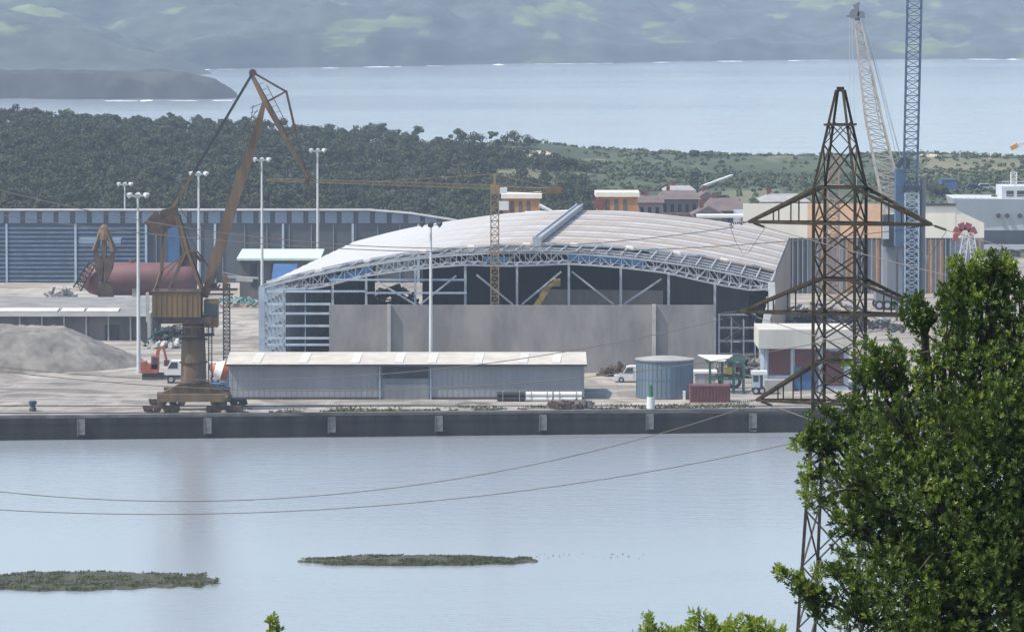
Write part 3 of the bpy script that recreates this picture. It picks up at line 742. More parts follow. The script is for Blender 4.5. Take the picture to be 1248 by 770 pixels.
# concrete front wall, panel by panel
DW = 604; zt = P(0,372,DW).z
x0, x1 = P(401,372,DW).x, P(870,372,DW).x; n = 4
for i in range(n):
    a = x0+(x1-x0)*i/n; b = x0+(x1-x0)*(i+1)/n-.01
    MB().box(a,b,DW+random.uniform(0,.004),DW+.45,2.7,zt+random.uniform(-.03,.05)).build('concrete_panel', M['concrete'], t)
for px in (474,797): box_px(MB(), px-2.3, px+2.3, 371, 456, DW-.55, .5, 2.7).build('pilaster', M['concretelight'], t)
# posts on the wall and gable framing
def pp(px, py, D=611): return P(px, py, D)
def u_of(px): return (P(px,340,DF).x-O.x)/math.cos(PHI)
m_ = MB()
for px in (404,445,505,566,629,692,755,813,869):
    u = u_of(px); p = H(u,1.5,0); MB().bar((p.x,p.y,2.7),(p.x,p.y,bz(u)+.1),.3,.3).build('column', M['galv'], t)
m_ = MB()
for pa, pb in (((460,343),(506,371)),((556,336),(512,371)),((581,335),(625,371)),((684,331),(636,371)),((697,331),(748,371)),((806,340),(760,371))):
    MB().bar(pp(*pa), pp(*pb), .22,.22).build('brace', M['galv'], t)
m_ = MB()
for py in (355,370.5,382,397,412,420): m_.bar(pp(318,py,612), pp(403,py,611), .22,.28)
for px in (345,372): m_.bar(pp(px,345,611.5), pp(px,430,611.5), .1)
for a,b,py in ((403,569,341),(405,445,355),(502,569,357),(445,505,357)): m_.bar(pp(a,py),pp(b,py),.2,.24)
m_.build('girt', M['bluesteel'], t)
m_ = MB(); m_.bar(pp(319,350,612),(pp(319,350,612).x,612,2.7),.75,.6); m_.build('corner_column', M['bluesteel'], t)
# curved corner at the right
m_ = MB(); pts = [H(W,0,rz(W)-.3),H(W+.1,0,11.6),H(W-.5,0,9.5),H(W-1.0,0,6.5),H(W-1.2,0,2.7)]
for a,b in zip(pts,pts[1:]): m_.bar(a,b,.8,1.3)
m_.build('curved_column', M['whitepaint'], t)
m_ = MB()
for k in range(12): 
    z=3.3+k*.85; m_.bar(H(W-.6,0,z),H(W-.2,4.8,z),.12)
m_.build('ladder_rung', M['galv'], t)
# things inside / by the hall
def crane_yellow():
    D = 607.4; K = lambda px,py,dy=0: P(px,py,D)+Vector((0,dy,0))
    b = K(603,372); t = thing('tower_crane', (b.x,D,2.7), 'slender yellow tower crane whose mast stands before the arched roof', 'tower crane')
    MB().lattice((b.x,D,2.7), K(603,236), .95,.95, 26,.14,.075, side=Vector((1,0,0))).build('mast', M['yellow'], t)
    m_ = MB(); m_.bar(K(603,237),K(603,226),1.1,1.1); m_.build('slewing_head', M['yellow'], t)
    box_px(MB(), 609, 618, 229, 236, D-1, 1.2).build('cab', M['whitepaint'], t)
    MB().lattice(K(603,228), K(326,219), .5,.3, 40,.06,.03, side=Vector((0,1,0))).build('jib', M['yellow'], t)
    MB().lattice(K(603,230), K(686,233), .6,.6, 9,.11,.05, side=Vector((0,1,0))).build('counter_jib', M['yellow'], t)
    box_px(MB(), 666, 684, 228.5, 235, D-.5, 1).build('counterweight', M['ochre'], t)
    m_ = MB(); m_.bar(K(603,212),K(450,222),.06); m_.bar(K(603,212),K(680,231),.06); m_.bar(K(603,228),K(603,212),.35); m_.build('tie', M['yellow'], t)
crane_yellow()
# boom lift inside hall
D = 622; t = thing('boom_lift', P(645,372,D), 'yellow boom lift raised inside the hall above the concrete wall', 'boom lift')
MB().bar(P(640,395,D),P(668,350,D),.55,.7).bar(P(668,350,D),P(676,345,D),.45).build('boom', M['ochreyellow'], t)
MB().box(P(628,0,D).x,P(655,0,D).x,D-1.2,D+1.2,3.3,4.6).build('chassis', M['ochreyellow'], t)
m_=MB()
for px in (632,651):
    for dy in (-1.3,1.1): c=P(px,0,D); m_.tube((c.x,D+dy,3.2),(c.x,D+dy+.25,3.2),.5,.5,14)
m_.build('wheel', M['tire'], t); box_px(MB(),674,683,340,349,D-.5,1).build('basket', M['ochreyellow'], t)
# ------------------------------------------------------------------ front shed
D = 565.3
x0, x1 = P(279,460,D).x, P(712,460,D).x; ze = P(0,444,D).z; zr = P(0,430,D+7).z
t = thing('long_shed', Vector(((x0+x1)/2,D,2.7)), 'long low blue grey metal shed with beige roof at the quay', 'shed')
MB().box(x0,x1,D,D+14,2.7,ze).xprism([(D,ze),(D+14,ze),(D+7,zr-.1)], x0,x0+.2).xprism([(D,ze),(D+14,ze),(D+7,zr-.1)], x1-.2,x1).build('wall', M['shedblue'], t)
m_ = MB(); m_.xprism([(D-.5,ze-.1),(D+7,zr-.05),(D+14.5,ze-.1),(D+14.5,ze+.06),(D+7,zr+.12),(D-.5,ze+.06)], x0-.3, x1+.3); rf = m_.build('roof', M['shedroof'], t)
sl = (zr-ze)/7.5
for px in (308,365,428,481,521,577,632,672):
    a = P(px,437,D+3).x; y0,y1 = D+.2,D+6.4; z0_,z1_ = ze+.1+sl*.7, ze+.1+sl*6.9
    MB().hexa([(a,y0,z0_-.1),(a+1.0,y0,z0_-.1),(a+1.3,y1,z1_-.1),(a+.3,y1,z1_-.1)],[(a,y0,z0_+.05),(a+1.0,y0,z0_+.05),(a+1.3,y1,z1_+.05),(a+.3,y1,z1_+.05)]).build('skylight', M['rooflight'], rf)
m_ = MB(); m_.bar((x0-.3,D-.55,ze-.06),(x1+.3,D-.55,ze-.06),.18,.22); m_.build('gutter', M['darkgrey'], t)
m_ = MB(); x = x0+.3
while x < x1-.2: m_.box(x,x+.05,D-.035,D+.02,2.96,ze-.15); x += .62
m_.build('cladding_rib', M['shedblue'], t)
dr = box_px(MB(), 465, 523, 446, 487, D-.14, .2, 2.7).build('sliding_door', M['sheddoor'], t); dr['label'] = 'darker grey sliding door'
box_px(MB(), 466, 522, 447, 461, D-.2, .1).build('door_hood', M['darkgrey'], dr)
m_ = MB(); m_.box(x0,x1,D-.12,D-.02,2.7,2.95); m_.build('plinth', M['darkgrey'], t)
MB().box(x1+.0,x1+.06,D+4,D+9,2.7,5.4).build('side_door', M['sheddoor'], t)
for px in (463,525): box_px(MB(), px-.6, px+.6, 445, 487, D-.3, .2, 2.7).build('downpipe', M['bluesteel'], t)
# wrapped pipe bundles
for k, (a, b, m, lab) in enumerate([(606,640,'black','black wrapped pipe bundle, leftmost of three before the shed'),(641,673,'whitepaint','white wrapped pipe bundle in the middle of three before the shed'),(675,709,'whitepaint','white wrapped pipe bundle at the right end of three before the shed')]):
    D2 = 562.6; pa, pb = P(a,482,D2), P(b,482,D2); tt = thing('pipe_bundle', Vector(((pa.x+pb.x)/2,D2,2.7)), lab, 'pipe bundle', 'wrapped pipe bundles before the long shed')
    m_ = MB()
    for dy in (-.28,.28):
        for dz in (.3,.82): m_.tube((pa.x,D2+dy,2.7+dz),(pb.x,D2+dy,2.7+dz),.27,.27,10)
    m_.build('pipes', M[m], tt, True)
    m_ = MB()
    for f in (.2,.8): x = pa.x+(pb.x-pa.x)*f; m_.box(x-.04,x+.04,D2-.57,D2+.57,2.71,3.82)
    m_.build('strap', M['cladgrey'], tt)
# storage tank
D = 568; c = P(810,487,D); r_ = 34.5*S(D); h = P(810,440,D-3.2).z-2.7
t = thing('round_tank', Vector((c.x,D,2.7)), 'blue grey cylindrical tank with flat lid on the quay', 'tank')
MB().lathe((c.x,D,2.7), [(r_,0),(r_,h)], 56).build('shell', M['tankblue'], t, True)
MB().lathe((c.x,D,2.7+h), [(r_+.15,-.12),(r_+.2,.06),(r_*.5,.3),(.02,.42)], 56).build('lid', M['roofgrey'], t, True)
m_ = MB()
for i in range(40): a=i*math.pi/20; m_.bar((c.x+math.cos(a)*(r_+.02),D+math.sin(a)*(r_+.02),2.7),(c.x+math.cos(a)*(r_+.02),D+math.sin(a)*(r_+.02),2.7+h-.1),.06)
m_.build('rib', M['tankblue'], t)
for dz in (.1, h*.5): MB().lathe((c.x,D,2.7+dz),[(r_,0),(r_+.05,0),(r_+.05,.1),(r_,.1)],56).build('hoop', M['tankblue'], t)
MB().box(c.x+2.0,c.x+2.3,D-r_-.2,D-r_+1.5,2.7,3.7).build('valve_box', M['whitepaint'], t)
# small harbour light
D = quay_y(P(793,500,550).x)+1.2; c = P(793,500,D)
t = thing('harbour_light', Vector((c.x,D,2.75)), 'small green harbour light on a white base at the quay edge', 'harbour light')
MB().lathe((c.x,D,2.75),[(.01,0),(.5,0),(.42,1.3),(.01,1.3)],16).build('base', M['whitepaint'], t, True)
MB().lathe((c.x,D,4.05),[(.01,0),(.26,0),(.24,1.1),(.01,1.1)],14).build('post', M['green'], t, True)
MB().lathe((c.x,D,5.15),[(.01,0),(.14,0),(.16,.25),(.01,.4)],12).build('lantern', M['green'], t, True)
# quay ladders / pale fender plates
for i, px in enumerate((-50,103,255,405,535,662,793,920)):
    x = P(px,520,548).x; y = quay_y(x)
    tt = thing('quay_fender', (x,y-.2,0), ['pale concrete fender block off the left end of the quay','pale fender block on the quay wall below the bare apron','pale fender block on the quay wall under the rusty crane','pale fender block on the quay wall below the shed left half','pale fender block on the quay wall below the shed sliding door','pale fender block on the quay wall below the pipe bundles','pale fender block on the quay wall under the green harbour light','pale fender block near the right end of the quay'][i], 'fender', 'fender blocks along the quay wall')
    MB().box(x-.42,x+.42,y-.25,y+.1,.55,2.3).build('block', M['fender'], tt)
    MB().box(x-.47,x-.35,y-.35,y-.2,.4,2.2).build('rail', M['wallgrey'], tt)
# vehicles --------------------------------------------------------
def wheels(t, xs, y0, y1, r, z=2.7):
    for x in xs:
        for y in (y0, y1):
            w = MB().tube((x,y-.12,z+r),(x,y+.12,z+r),r,r,18).build('wheel', M['tire'], t, True)
            MB().tube((x,y-.14,z+r),(x,y+.14,z+r),r*.55,r*.55,12).build('rim', M['galv'], w)
def van(px, py, label, face=-1):
    g = G(px, py); x, y = g.x, g.y; L_ = 5.0
    t = thing('parked_van', (x+L_/2,y,2.7), label, 'van')
    o = [(x,3.0),(x+.05,3.55),(x+1.0,3.75),(x+1.55,4.55),(x+1.9,4.68),(x+L_-.15,4.68),(x+L_,4.4),(x+L_,3.0)]
    MB().prism(o, y, y+1.8).build('body', M['whitepaint'], t)
    MB().prism([(x+1.18,3.8),(x+1.62,4.48),(x+2.3,4.5),(x+2.3,3.8)], y-.02, y+.02).build('side_window', M['glass'], t)
    MB().hexa([(x+.98,y+.12,3.79),(x+1.5,y+.12,4.53),(x+1.5,y+1.68,4.53),(x+.98,y+1.68,3.79)],[(x+.94,y+.12,3.82),(x+1.46,y+.12,4.56),(x+1.46,y+1.68,4.56),(x+.94,y+1.68,3.82)]).build('windscreen', M['glass'], t)
    MB().box(x+2.4,x+2.44,y-.02,y+.02,3.1,4.5).build('door_gap', M['darkgrey'], t)
    for yy in (y+.15,y+1.35): MB().box(x-.04,x+.08,yy,yy+.3,3.35,3.55).build('headlight', M['glass'], t)
    wheels(t, (x+.9,x+3.9), y+.05, y+1.75, .34)
van(748, 466, 'white van parked in front of the concrete wall, partly hidden by the tank')
def boxcar(px, py, label, m, L_=4.2):
    g = G(px, py); x, y = g.x, g.y
    t = thing('parked_car', (x+L_/2,y,2.7), label, 'car', 'cars parked at the far yard')
    MB().prism([(x,2.95),(x,3.5),(x+.9,3.65),(x+1.5,4.15),(x+3.1,4.15),(x+3.8,3.65),(x+L_,3.55),(x+L_,2.95)], y, y+1.7).build('body', M[m], t)
    MB().prism([(x+1.1,3.68),(x+1.56,4.08),(x+3.0,4.08),(x+3.5,3.68)], y-.02, y+.02).build('side_window', M['glass'], t)
    wheels(t, (x+.8,x+3.3), y+.05, y+1.65, .32)
# red and yellow machine behind the van
g = G(752,452); t = thing('loader_truck', (g.x+1.5,g.y,2.7), 'red and yellow flatbed machine behind the white van', 'machine')
MB().box(g.x-3,g.x+4,g.y,g.y+2,3.3,3.8).build('chassis', M['redorange'], t); MB().box(g.x-2,g.x+1.6,g.y,g.y+2,3.8,4.6).build('load', M['ochreyellow'], t); MB().box(g.x+1.9,g.x+3.6,g.y,g.y+2,3.8,5.3).build('cab', M['red'], t)
wheels(t,(g.x-2,g.x,g.x+2.8),g.y,g.y+2,.45)
# brick red skip
D = 561; t = thing('low_container', P(866,490,D), 'brick red low container beside the tank', 'container')
a, b = P(841,471,D), P(890,490,D); MB().box(a.x,b.x,D,D+2.6,2.7,a.z).build('body', M['brick'], t)
m_ = MB()
for k in range(12): x = a.x+(b.x-a.x)*(k+.5)/12; m_.box(x-.06,x+.06,D-.07,D+.01,2.75,a.z-.05)
m_.build('rib', M['shutter'], t); MB().box(a.x-.05,b.x+.05,D-.1,D+2.7,a.z-.05,a.z+.1).build('rim', M['shutter'], t)
D = 585; t = thing('white_hut', P(858,470,D), 'pale grey hut with bright white flat roof right of the tank', 'hut')
a, b = P(847,455,D), P(872,474,D); MB().box(a.x,b.x,D,D+3,2.7,a.z).build('wall', M['roofgrey'], t); MB().box(a.x-.2,b.x+.2,D-.2,D+3.2,a.z,a.z+.25).build('roof', M['whitepaint'], t); MB().box(a.x+.4,a.x+1.2,D-.04,D+.05,2.7,4.2).build('door', M['cladgrey'], t)
# green framed shelter
D = 573; t = thing('open_shelter', P(885,487,D), 'open green steel frame with white awning beside the red container', 'shelter')
m_ = MB(); zt = P(0,441,D).z
for px in (866,881,895,907):
    for dy in (0,3.2): x = P(px,441,D).x; MB().bar((x,D+dy,2.7),(x,D+dy,zt),.17).build('post', M['greenframe'], t)
for dy in (0,3.2):
    m_ = MB(); m_.bar((P(862,0,D).x,D+dy,zt),(P(911,0,D).x,D+dy,P(0,438,D).z),.28); m_.bar((P(866,0,D).x,D+dy,P(0,462,D).z),(P(907,0,D).x,D+dy,P(0,462,D).z),.16)
    m_.build('beam', M['greenframe'], t)
xa,xb = P(853,0,D).x,P(897,0,D).x
MB().hexa([(xa+1.5,D-1,zt+.1),(xb-1.2,D-1.2,zt+.15),(xb,D+4.5,zt+.4),(xa,D+4.5,zt+.45)],[(xa+1.5,D-1,zt+.18),(xb-1.2,D-1.2,zt+.23),(xb,D+4.5,zt+.48),(xa,D+4.5,zt+.53)]).build('awning', M['whitepaint'], t)
D=580; t = thing('mini_loader', P(890,470,D), 'small yellow loader standing inside the green shelter frame', 'loader')
MB().box(P(884,0,D).x,P(898,0,D).x,D,D+1.4,4.4,5.3).build('body', M['ochreyellow'], t); MB().box(P(888,0,D).x,P(894,0,D).x,D,D+1.4,5.3,6.3).build('cab', M['darkgrey'], t); wheels(t,(P(886,0,D).x,P(896,0,D).x),D,D+1.4,.9,2.7)
# white/blue tipper by the gatehouse
D=572; t = thing('small_truck', P(924,484,D), 'small truck with blue and white canopy left of the gatehouse', 'truck')
a=P(917,460,D); b=P(935,484,D)
MB().box(a.x,b.x-.3,D,D+2,3.1,3.5).build('chassis', M['black'], t); MB().box(a.x,a.x+.9,D,D+2,3.5,5.0).build('cab', M['bluesteel'], t); MB().box(a.x-.1,b.x,D-.1,D+2.1,5.0,5.4).build('canopy', M['whitepaint'], t)
MB().box(a.x+.1,a.x+.7,D-.03,D+.02,4.2,4.9).build('side_window', M['glass'], t); MB().box(b.x-.8,b.x-.5,D,D+2,3.5,5.0).build('rear_post', M['darkgrey'], t); wheels(t,(a.x+.4,b.x-.6),D,D+2,.42)
# gatehouse with parapet
D = 578; t = thing('gatehouse', P(980,485,D), 'small port building with cream parapet, red shutters and blue door behind the pylon', 'building')
a, b = P(931,424,D), P(1034,485,D); MB().box(a.x,b.x,D,D+9,2.7,a.z).build('wall', M['bluesteel'], t)
a2 = P(924,401,D); MB().box(a2.x,P(1034,401,D).x+.4,D-1,D+10,a.z,a2.z-.0).build('parapet', M['parapet'], t)
for x0_,x1_,y0_,y1_ in ((937,963,426,457),(969,996,426,447),(1003,1028,428,470)):
    s_ = box_px(MB(), x0_,x1_,y0_,y1_, D-.08,.12).build('shutter', M['shutter'], t)
    m_ = MB()
    for i in range(9): yy = y0_+(y1_-y0_)*(i+.5)/9; box_px(m_, x0_+.5,x1_-.5,yy-.4,yy+.4,D-.12,.05)
    m_.build('slat', M['brick'], s_)
box_px(MB(), 968,1000,447,485,D-.1,.15,2.7).build('blue_door', M['bluepaint'], t)
box_px(MB(), 932,966,463,485,D-1.6,1.5,2.7).build('kerb_block', M['concretelight'], t)
for px in (934,965.5,999): box_px(MB(), px-1.2,px+1.2,424,485,D-.2,.25,2.7).build('column', M['galv'], t)
# stair and scaffold at right of the concrete wall
D = 606; t = thing('scaffold_stair', P(900,450,D), 'zigzag steel scaffold stair at the dark right corner of the hall', 'scaffold')
m_ = MB()
for px in (878,893,908,922):
    for dy in (0,2): x=P(px,0,D).x; m_.bar((x,D+dy,2.7),(x,D+dy,P(0,384+ (px-878)*.2,D).z),.1)
for py in (384,400,416,432):
    for dy in (0,2): m_.bar((P(877,0,D).x,D+dy,P(0,py,D).z),(P(923,0,D).x,D+dy,P(0,py,D).z),.09)
m_.build('frame', M['cladgrey'], t)
m_ = MB()
for i,(a_,b_) in enumerate((((880,448),(905,432)),((905,432),(882,416)),((882,416),(905,400)),((905,400),(884,384)))): m_.bar(P(*a_,D+1),P(*b_,D+1),.9,.25)
m_.build('stair_flight', M['darkgrey'], t)
# scrap heap masses
def heap(pxa, pxb, ytop, D, depth, m, label, seed, cat='heap', name='scrap_heap'):
    r4 = random.Random(seed); mb = MB(); xa, xb = P(pxa,0,D).x, P(pxb,0,D).x; zt = P(0,ytop,D).z
    for i in range(150):
        f = r4.random(); x = xa+(xb-xa)*f; env = math.sin(math.pi*min(.97,max(.03,f)))**.6; z = 2.7+(zt-2.7)*env*r4.random()**.6; y = D+r4.uniform(-.5,.5)*depth
        l, w_ = r4.uniform(.6,2.4), r4.uniform(.15,.6); d = Vector((r4.uniform(-1,1), r4.uniform(-1,1), r4.uniform(-.45,.45))).normalized()
        mb.bar(Vector((x,y,z))-d*l/2, Vector((x,y,max(2.8,z)))+d*l/2, w_, w_*r4.uniform(.3,1))
    return tag(mb.build(name, m), label, cat, kind='stuff')
heap(178,226,402,652,8,M['heapgreen'],'dark green scrap metal heap behind the red excavator',11)
heap(183,222,418,648,6,M['concretelight'],'pale broken slabs lying in front of the dark scrap',12)
heap(262,312,366,735,9,M['teal'],'teal and yellow scrap heap left of the hall corner',13)
heap(268,316,372,733,8,M['housebeige'],'sandy rubble mixed into the teal scrap heap',14)
heap(736,772,449,600,3,M['rust_dark'],'dark red timber offcuts against the concrete wall',15)
heap(678,700,493,553,2,M['rust_dark'],'small brown heap of bricks at the quay edge',16)
heap(700,716,494,553.5,1.5,M['wallgrey'],'small grey heap of stones at the quay edge',17)
heap(878,935,440,598,6,M['wallgrey'],'grey stacked debris under the scaffold stair',18)
heap(905,925,352,668,8,M['housebeige'],'pale debris seen through the right end of the hall',19)
heap(448,512,350,716,6,M['housebeige'],'pale building material at the back of the hall',20)
heap(40,100,349,700,6,M['concretelight'],'white bags piled on the far side of the depot roof',21)
heap(900,1100,455,600,8,M['darkgrey'],'dark clutter behind the gatehouse',22)
heap(920,1090,372,690,16,M['roofgrey'],'pale stacked cargo between the hall and the factory',23)
heap(930,1100,385,680,10,M['darkgrey'],'dark stacked cargo between the hall and the factory',24)
# quay weeds
pts = []
for i in range(5000):
    px = random.uniform(290, 925); x = P(px,0,550).x; y = quay_y(x)+.95+random.random()**3*6
    if float(fbm(np.array([x/2.5]),np.array([y/3.]),3)[0]) < .47: continue
    pts.append((x,y,2.7))
pts = np.array(pts); n = len(pts); an = rng.random(n)*math.pi; h = .06+.25*rng.random(n)**2
d = np.stack([np.cos(an)*.16,np.sin(an)*.16,np.zeros(n)],1); up = np.stack([rng.normal(0,.1,n),rng.normal(0,.1,n),h],1)
tag(fast('weeds', np.stack([pts-d,pts+d,pts+up],1).reshape(-1,3), np.arange(3*n).reshape(-1,3), M['weeds']), 'yellow green weeds along the quay edge', 'weeds', kind='stuff')

# ------------------------------------------------------------------ rusty level luffing crane
D = 551.3; K = lambda px,py,dy=0: P(px,py,D)+Vector((0,dy,0)); s = S(D)
base = K(236,504); yq = quay_y(base.x)
t = thing('harbour_crane', Vector((base.x,D,2.7)), 'rusty level luffing harbour crane on a portal at the quay', 'harbour crane')
# bogies
for side, (a, b) in enumerate(((178,222),(252,297))):
    for dy in (-4.5, 4.5):
        bg = MB(); cx = (a+b)/2
        bg.bar(K(a+6,492,dy),K(b-6,492,dy),.4,.35); 
        for px in (a+10,b-12): bg.bar(K(px-6,497,dy),K(px+6,497,dy),.3,.28); bg.bar(K(px,497,dy),K(px,492,dy),.3)
        bg.bar(K(cx,492,dy),K(cx,485,dy),.9,.7)
        bo = bg.build('bogie', M['rust_dark'], t)
        for px in (a+4,a+15,b-17,b-6):
            c = K(px,0,dy); MB().tube((c.x,D+dy-.15,3.15),(c.x,D+dy+.15,3.15),.42,.42,14).build('wheel', M['rust_dark'], bo)
        px = a+1 if side == 0 else b-1
        MB().bar((K(px,0,dy).x,D+dy,2.9),K(px,490,dy),.3,.35).build('buffer', M['rust_dark'], bo)
    bx = MB(); cx = (a+b)/2; bx.bar(K(cx,484,-4.1),K(cx,484,4.1),.8,.6); bx.build('sill_beam', M['rust'], t)
for dq in (-4.7,4.7):
  T_=Vector((0,dq,0)); MB().add([K(196,476,-.4)+T_,K(278,476,-.4)+T_,K(276,485,-.4)+T_,K(198,485,-.4)+T_,K(196,476,.4)+T_,K(278,476,.4)+T_,K(276,485,.4)+T_,K(198,485,.4)+T_],[(0,1,2,3),(7,6,5,4),(0,4,5,1),(1,5,6,2),(2,6,7,3),(3,7,4,0)]).build('end_beam', M['rust'], t)
m_ = MB(); m_.add([K(192,478,-.9),K(280,478,-.9),K(280,489,-.9),K(192,489,-.9),K(192,478,.9),K(280,478,.9),K(280,489,.9),K(192,489,.9)],[(0,1,2,3),(7,6,5,4),(0,4,5,1),(1,5,6,2),(2,6,7,3),(3,7,4,0)])
m_.hexa([K(196,479,-.9),K(276,479,-.9),K(276,479,.9),K(196,479,.9)],[K(221,466,-1),K(251,466,-1),K(251,466,1),K(221,466,1)])
m_.build('portal_beam', M['rust'], t)
c0 = K(236,470); zc = K(236,392).z
MB().lathe((c0.x,D,c0.z),[(1.45,0),(1.4,(zc-c0.z)*.45),(1.22,(zc-c0.z)),(.02,(zc-c0.z))],18).build('column', M['rust'], t, True)
m_ = MB()
for z in (c0.z+.3, c0.z+2.6, c0.z+5.2): m_.lathe((c0.x,D,z),[(1.4,0),(1.6,0),(1.6,.14),(1.4,.14)],18)
m_.build('collar', M['rust_dark'], t)
m_ = MB(); m_.bar(K(255,468,-1.2),K(255,398,-1.2),.12); m_.bar(K(259,468,-1.2),K(259,398,-1.2),.12)
for i in range(24): yy=468-i*3; m_.bar(K(255,yy,-1.2),K(259,yy,-1.2),.06)
m_.bar(K(251,466,-1.2),K(278,488,-1.0),.2); m_.build('ladder', M['rust_dark'], t)
m_ = MB(); 
for i in range(16):
    a, b = i*math.pi/8, (i+1)*math.pi/8; r_=2.3; z=K(0,397).z
    m_.bar((c0.x+r_*math.cos(a),D+r_*math.sin(a),z),(c0.x+r_*math.cos(b),D+r_*math.sin(b),z),.1); m_.bar((c0.x+r_*math.cos(a),D+r_*math.sin(a),z-1),(c0.x+r_*math.cos(b),D+r_*math.sin(b),z-1),.1); m_.bar((c0.x+r_*math.cos(a),D+r_*math.sin(a),z-1),(c0.x+r_*math.cos(a),D+r_*math.sin(a),z),.08)
m_.lathe((c0.x,D,z-1.1),[(1.2,0),(2.4,0),(2.4,.1),(1.2,.1)],18); m_.build('gallery', M['rust_dark'], t)
hs = MB(); a, b = K(187,355), K(246,385); hs.box(a.x,b.x,D-2.2,D+2.2,b.z,a.z); ho = hs.build('machine_house', M['ochre'], t)
MB().box(a.x-.1,b.x+.1,D-2.3,D+2.3,a.z,a.z+.15).build('roof', M['rust_dark'], ho)
m_=MB()
for i in range(9): x=a.x+.4+i*(b.x-a.x-.8)/8; m_.box(x-.05,x+.05,D-2.26,D-2.18,b.z+.05,a.z-.05)
m_.build('rib', M['ochre'], ho)
MB().box(a.x+.2,b.x+1.2,D-2.0,D+2.0,K(0,393).z,b.z).build('base_frame', M['rust_dark'], t)
MB().box(a.x-.7,a.x-.35,D-2.2,D-1.9,K(0,391).z,a.z).build('corner_post', M['concretelight'], t)
# cab and winch frame right of the house
m_ = MB(); a, b = K(249,365), K(266,398); m_.box(a.x,b.x,D-1.3,D+1.3,b.z,a.z); cb = m_.build('operator_cab', M['ochre'], t)
MB().box(a.x+.15,b.x+.03,D-1.35,D-1.28,b.z+1.2,a.z-.4).build('window', M['glass'], cb)
m_ = MB(); m_.bar(K(246,352,-1),K(290,352,-1),.3).bar(K(246,358,-1),K(285,358,-1),.2)
for px in (255,265,275): m_.bar(K(px,352,-1),K(px+4,346,-1),.2); 
m_.box(K(250,0).x,K(263,0).x,D-1,D+1,K(0,352).z,K(0,345).z); m_.build('deck', M['rust_dark'], t)
# boom (tapered box, thickest in the middle)
def beam(m_, pts, ws, hy):
    for i in range(len(pts)-1):
        p, q_ = pts[i], pts[i+1]; d = (q_-p).normalized(); n_ = Vector((-d.z,0,d.x))
        y = Vector((0,1,0))
        a0, a1 = n_*ws[i]/2, n_*ws[i+1]/2; m_.hexa([p-a0-y*hy[i],p+a0-y*hy[i],p+a0+y*hy[i],p-a0+y*hy[i]],[q_-a1-y*hy[i+1],q_+a1-y*hy[i+1],q_+a1+y*hy[i+1],q_-a1+y*hy[i+1]])
    return m_
beam(MB(), [K(250,362),K(258,335),K(283,250),K(312,165),K(322,124)], [.6,1.15,1.2,.95,.4], [1.1,1.0,.7,.5,.35]).build('boom', M['rust'], t)
m_ = MB(); m_.bar(K(303,170,-.7),K(309,128,-.7),.08); m_.bar(K(296,158),K(314,134),.08); m_.bar(K(299,150,.6),K(296,172,.6),.07); m_.bar(K(305,132),K(320,126),.07)
for i in range(7): f=i/7; m_.bar(K(299+8*f*.9,172-40*f,-.7),K(311+8*f*.6,170-40*f,-.7),.06)
m_.build('boom_ladder', M['rust_dark'], t)
# fly jib
m_ = MB()
for dy in (-.55,.55): beam(m_, [K(307,92,dy*.5),K(323,124,dy),K(350,172,dy*.9),K(376,218,dy*.5)], [.4,.55,.42,.35], [.12]*4)
for i in range(12): f = i/12; m_.bar(K(323+52*f,124+92*f,-.5),K(323+52*(f+.08),124+92*(f+.08),.5),.1)
m_.build('fly_jib', M['rust'], t)
m_ = MB()
for dy in (-.4,.4):
    m_.bar(K(309,89,dy*.5),K(349,112,dy),.2); m_.bar(K(322,126,dy),K(350,111,dy),.2); m_.bar(K(349,112,dy),K(361,164,dy),.22); m_.bar(K(361,164,dy),K(374,214,dy*.5),.12)
    m_.bar(K(346,166,dy),K(361,160,dy),.16)
m_.bar(K(349,112,-.5),K(349,112,.5),.2)
m_.build('jib_strut', M['rust_dark'], t)
m_ = MB()
for dy in (-.3,.3): m_.bar(K(311,95,dy),K(352,168,dy),.05); m_.bar(K(325,104,dy),K(360,172,dy),.05)
for i in range(9): f=i/9; m_.bar(K(316+36*f,103+62*f,-.3),K(322+34*f,101+62*f,-.3),.05)
m_.build('jib_rope', M['rust_dark'], t)
for a_,b_,r_ in ((308,89,.42),(376,217,.38),(374,223,.3)): MB().tube(K(a_,b_,-.4),K(a_,b_,.4),r_,r_,14).build('sheave', M['rust_dark'], t)
m_ = MB()
for dy in (-.35,.35): m_.bar(K(307,91,dy),K(236,211,dy*1.6),.26); 
m_.build('tie_rod', M['black'], t)
m_ = MB()
for dy in (-.7,.7): m_.bar(K(237,210,dy),K(205,262,dy),.5,.3)
for i in range(6): f=i/6; m_.bar(K(236-31*f,211+50*f,-.7),K(236-31*(f+.15),211+50*(f+.15),.7),.12)
m_.build('rocker_arm', M['rust'], t)
m_ = MB(); 
for dy in (-1.2,.4): m_.add([K(197,256,dy),K(216,252,dy),K(218,274,dy),K(206,278,dy),K(194,270,dy)]+[K(197,256,dy+.8),K(216,252,dy+.8),K(218,274,dy+.8),K(206,278,dy+.8),K(194,270,dy+.8)],[(0,1,2,3,4),(9,8,7,6,5),(0,5,6,1),(1,6,7,2),(2,7,8,3),(3,8,9,4),(4,9,5,0)])
m_.bar(K(186,280,-1.2),K(200,266,-1.2),.9,2.4)
m_.build('counterweight', M['rust_dark'], t)
m_ = MB()
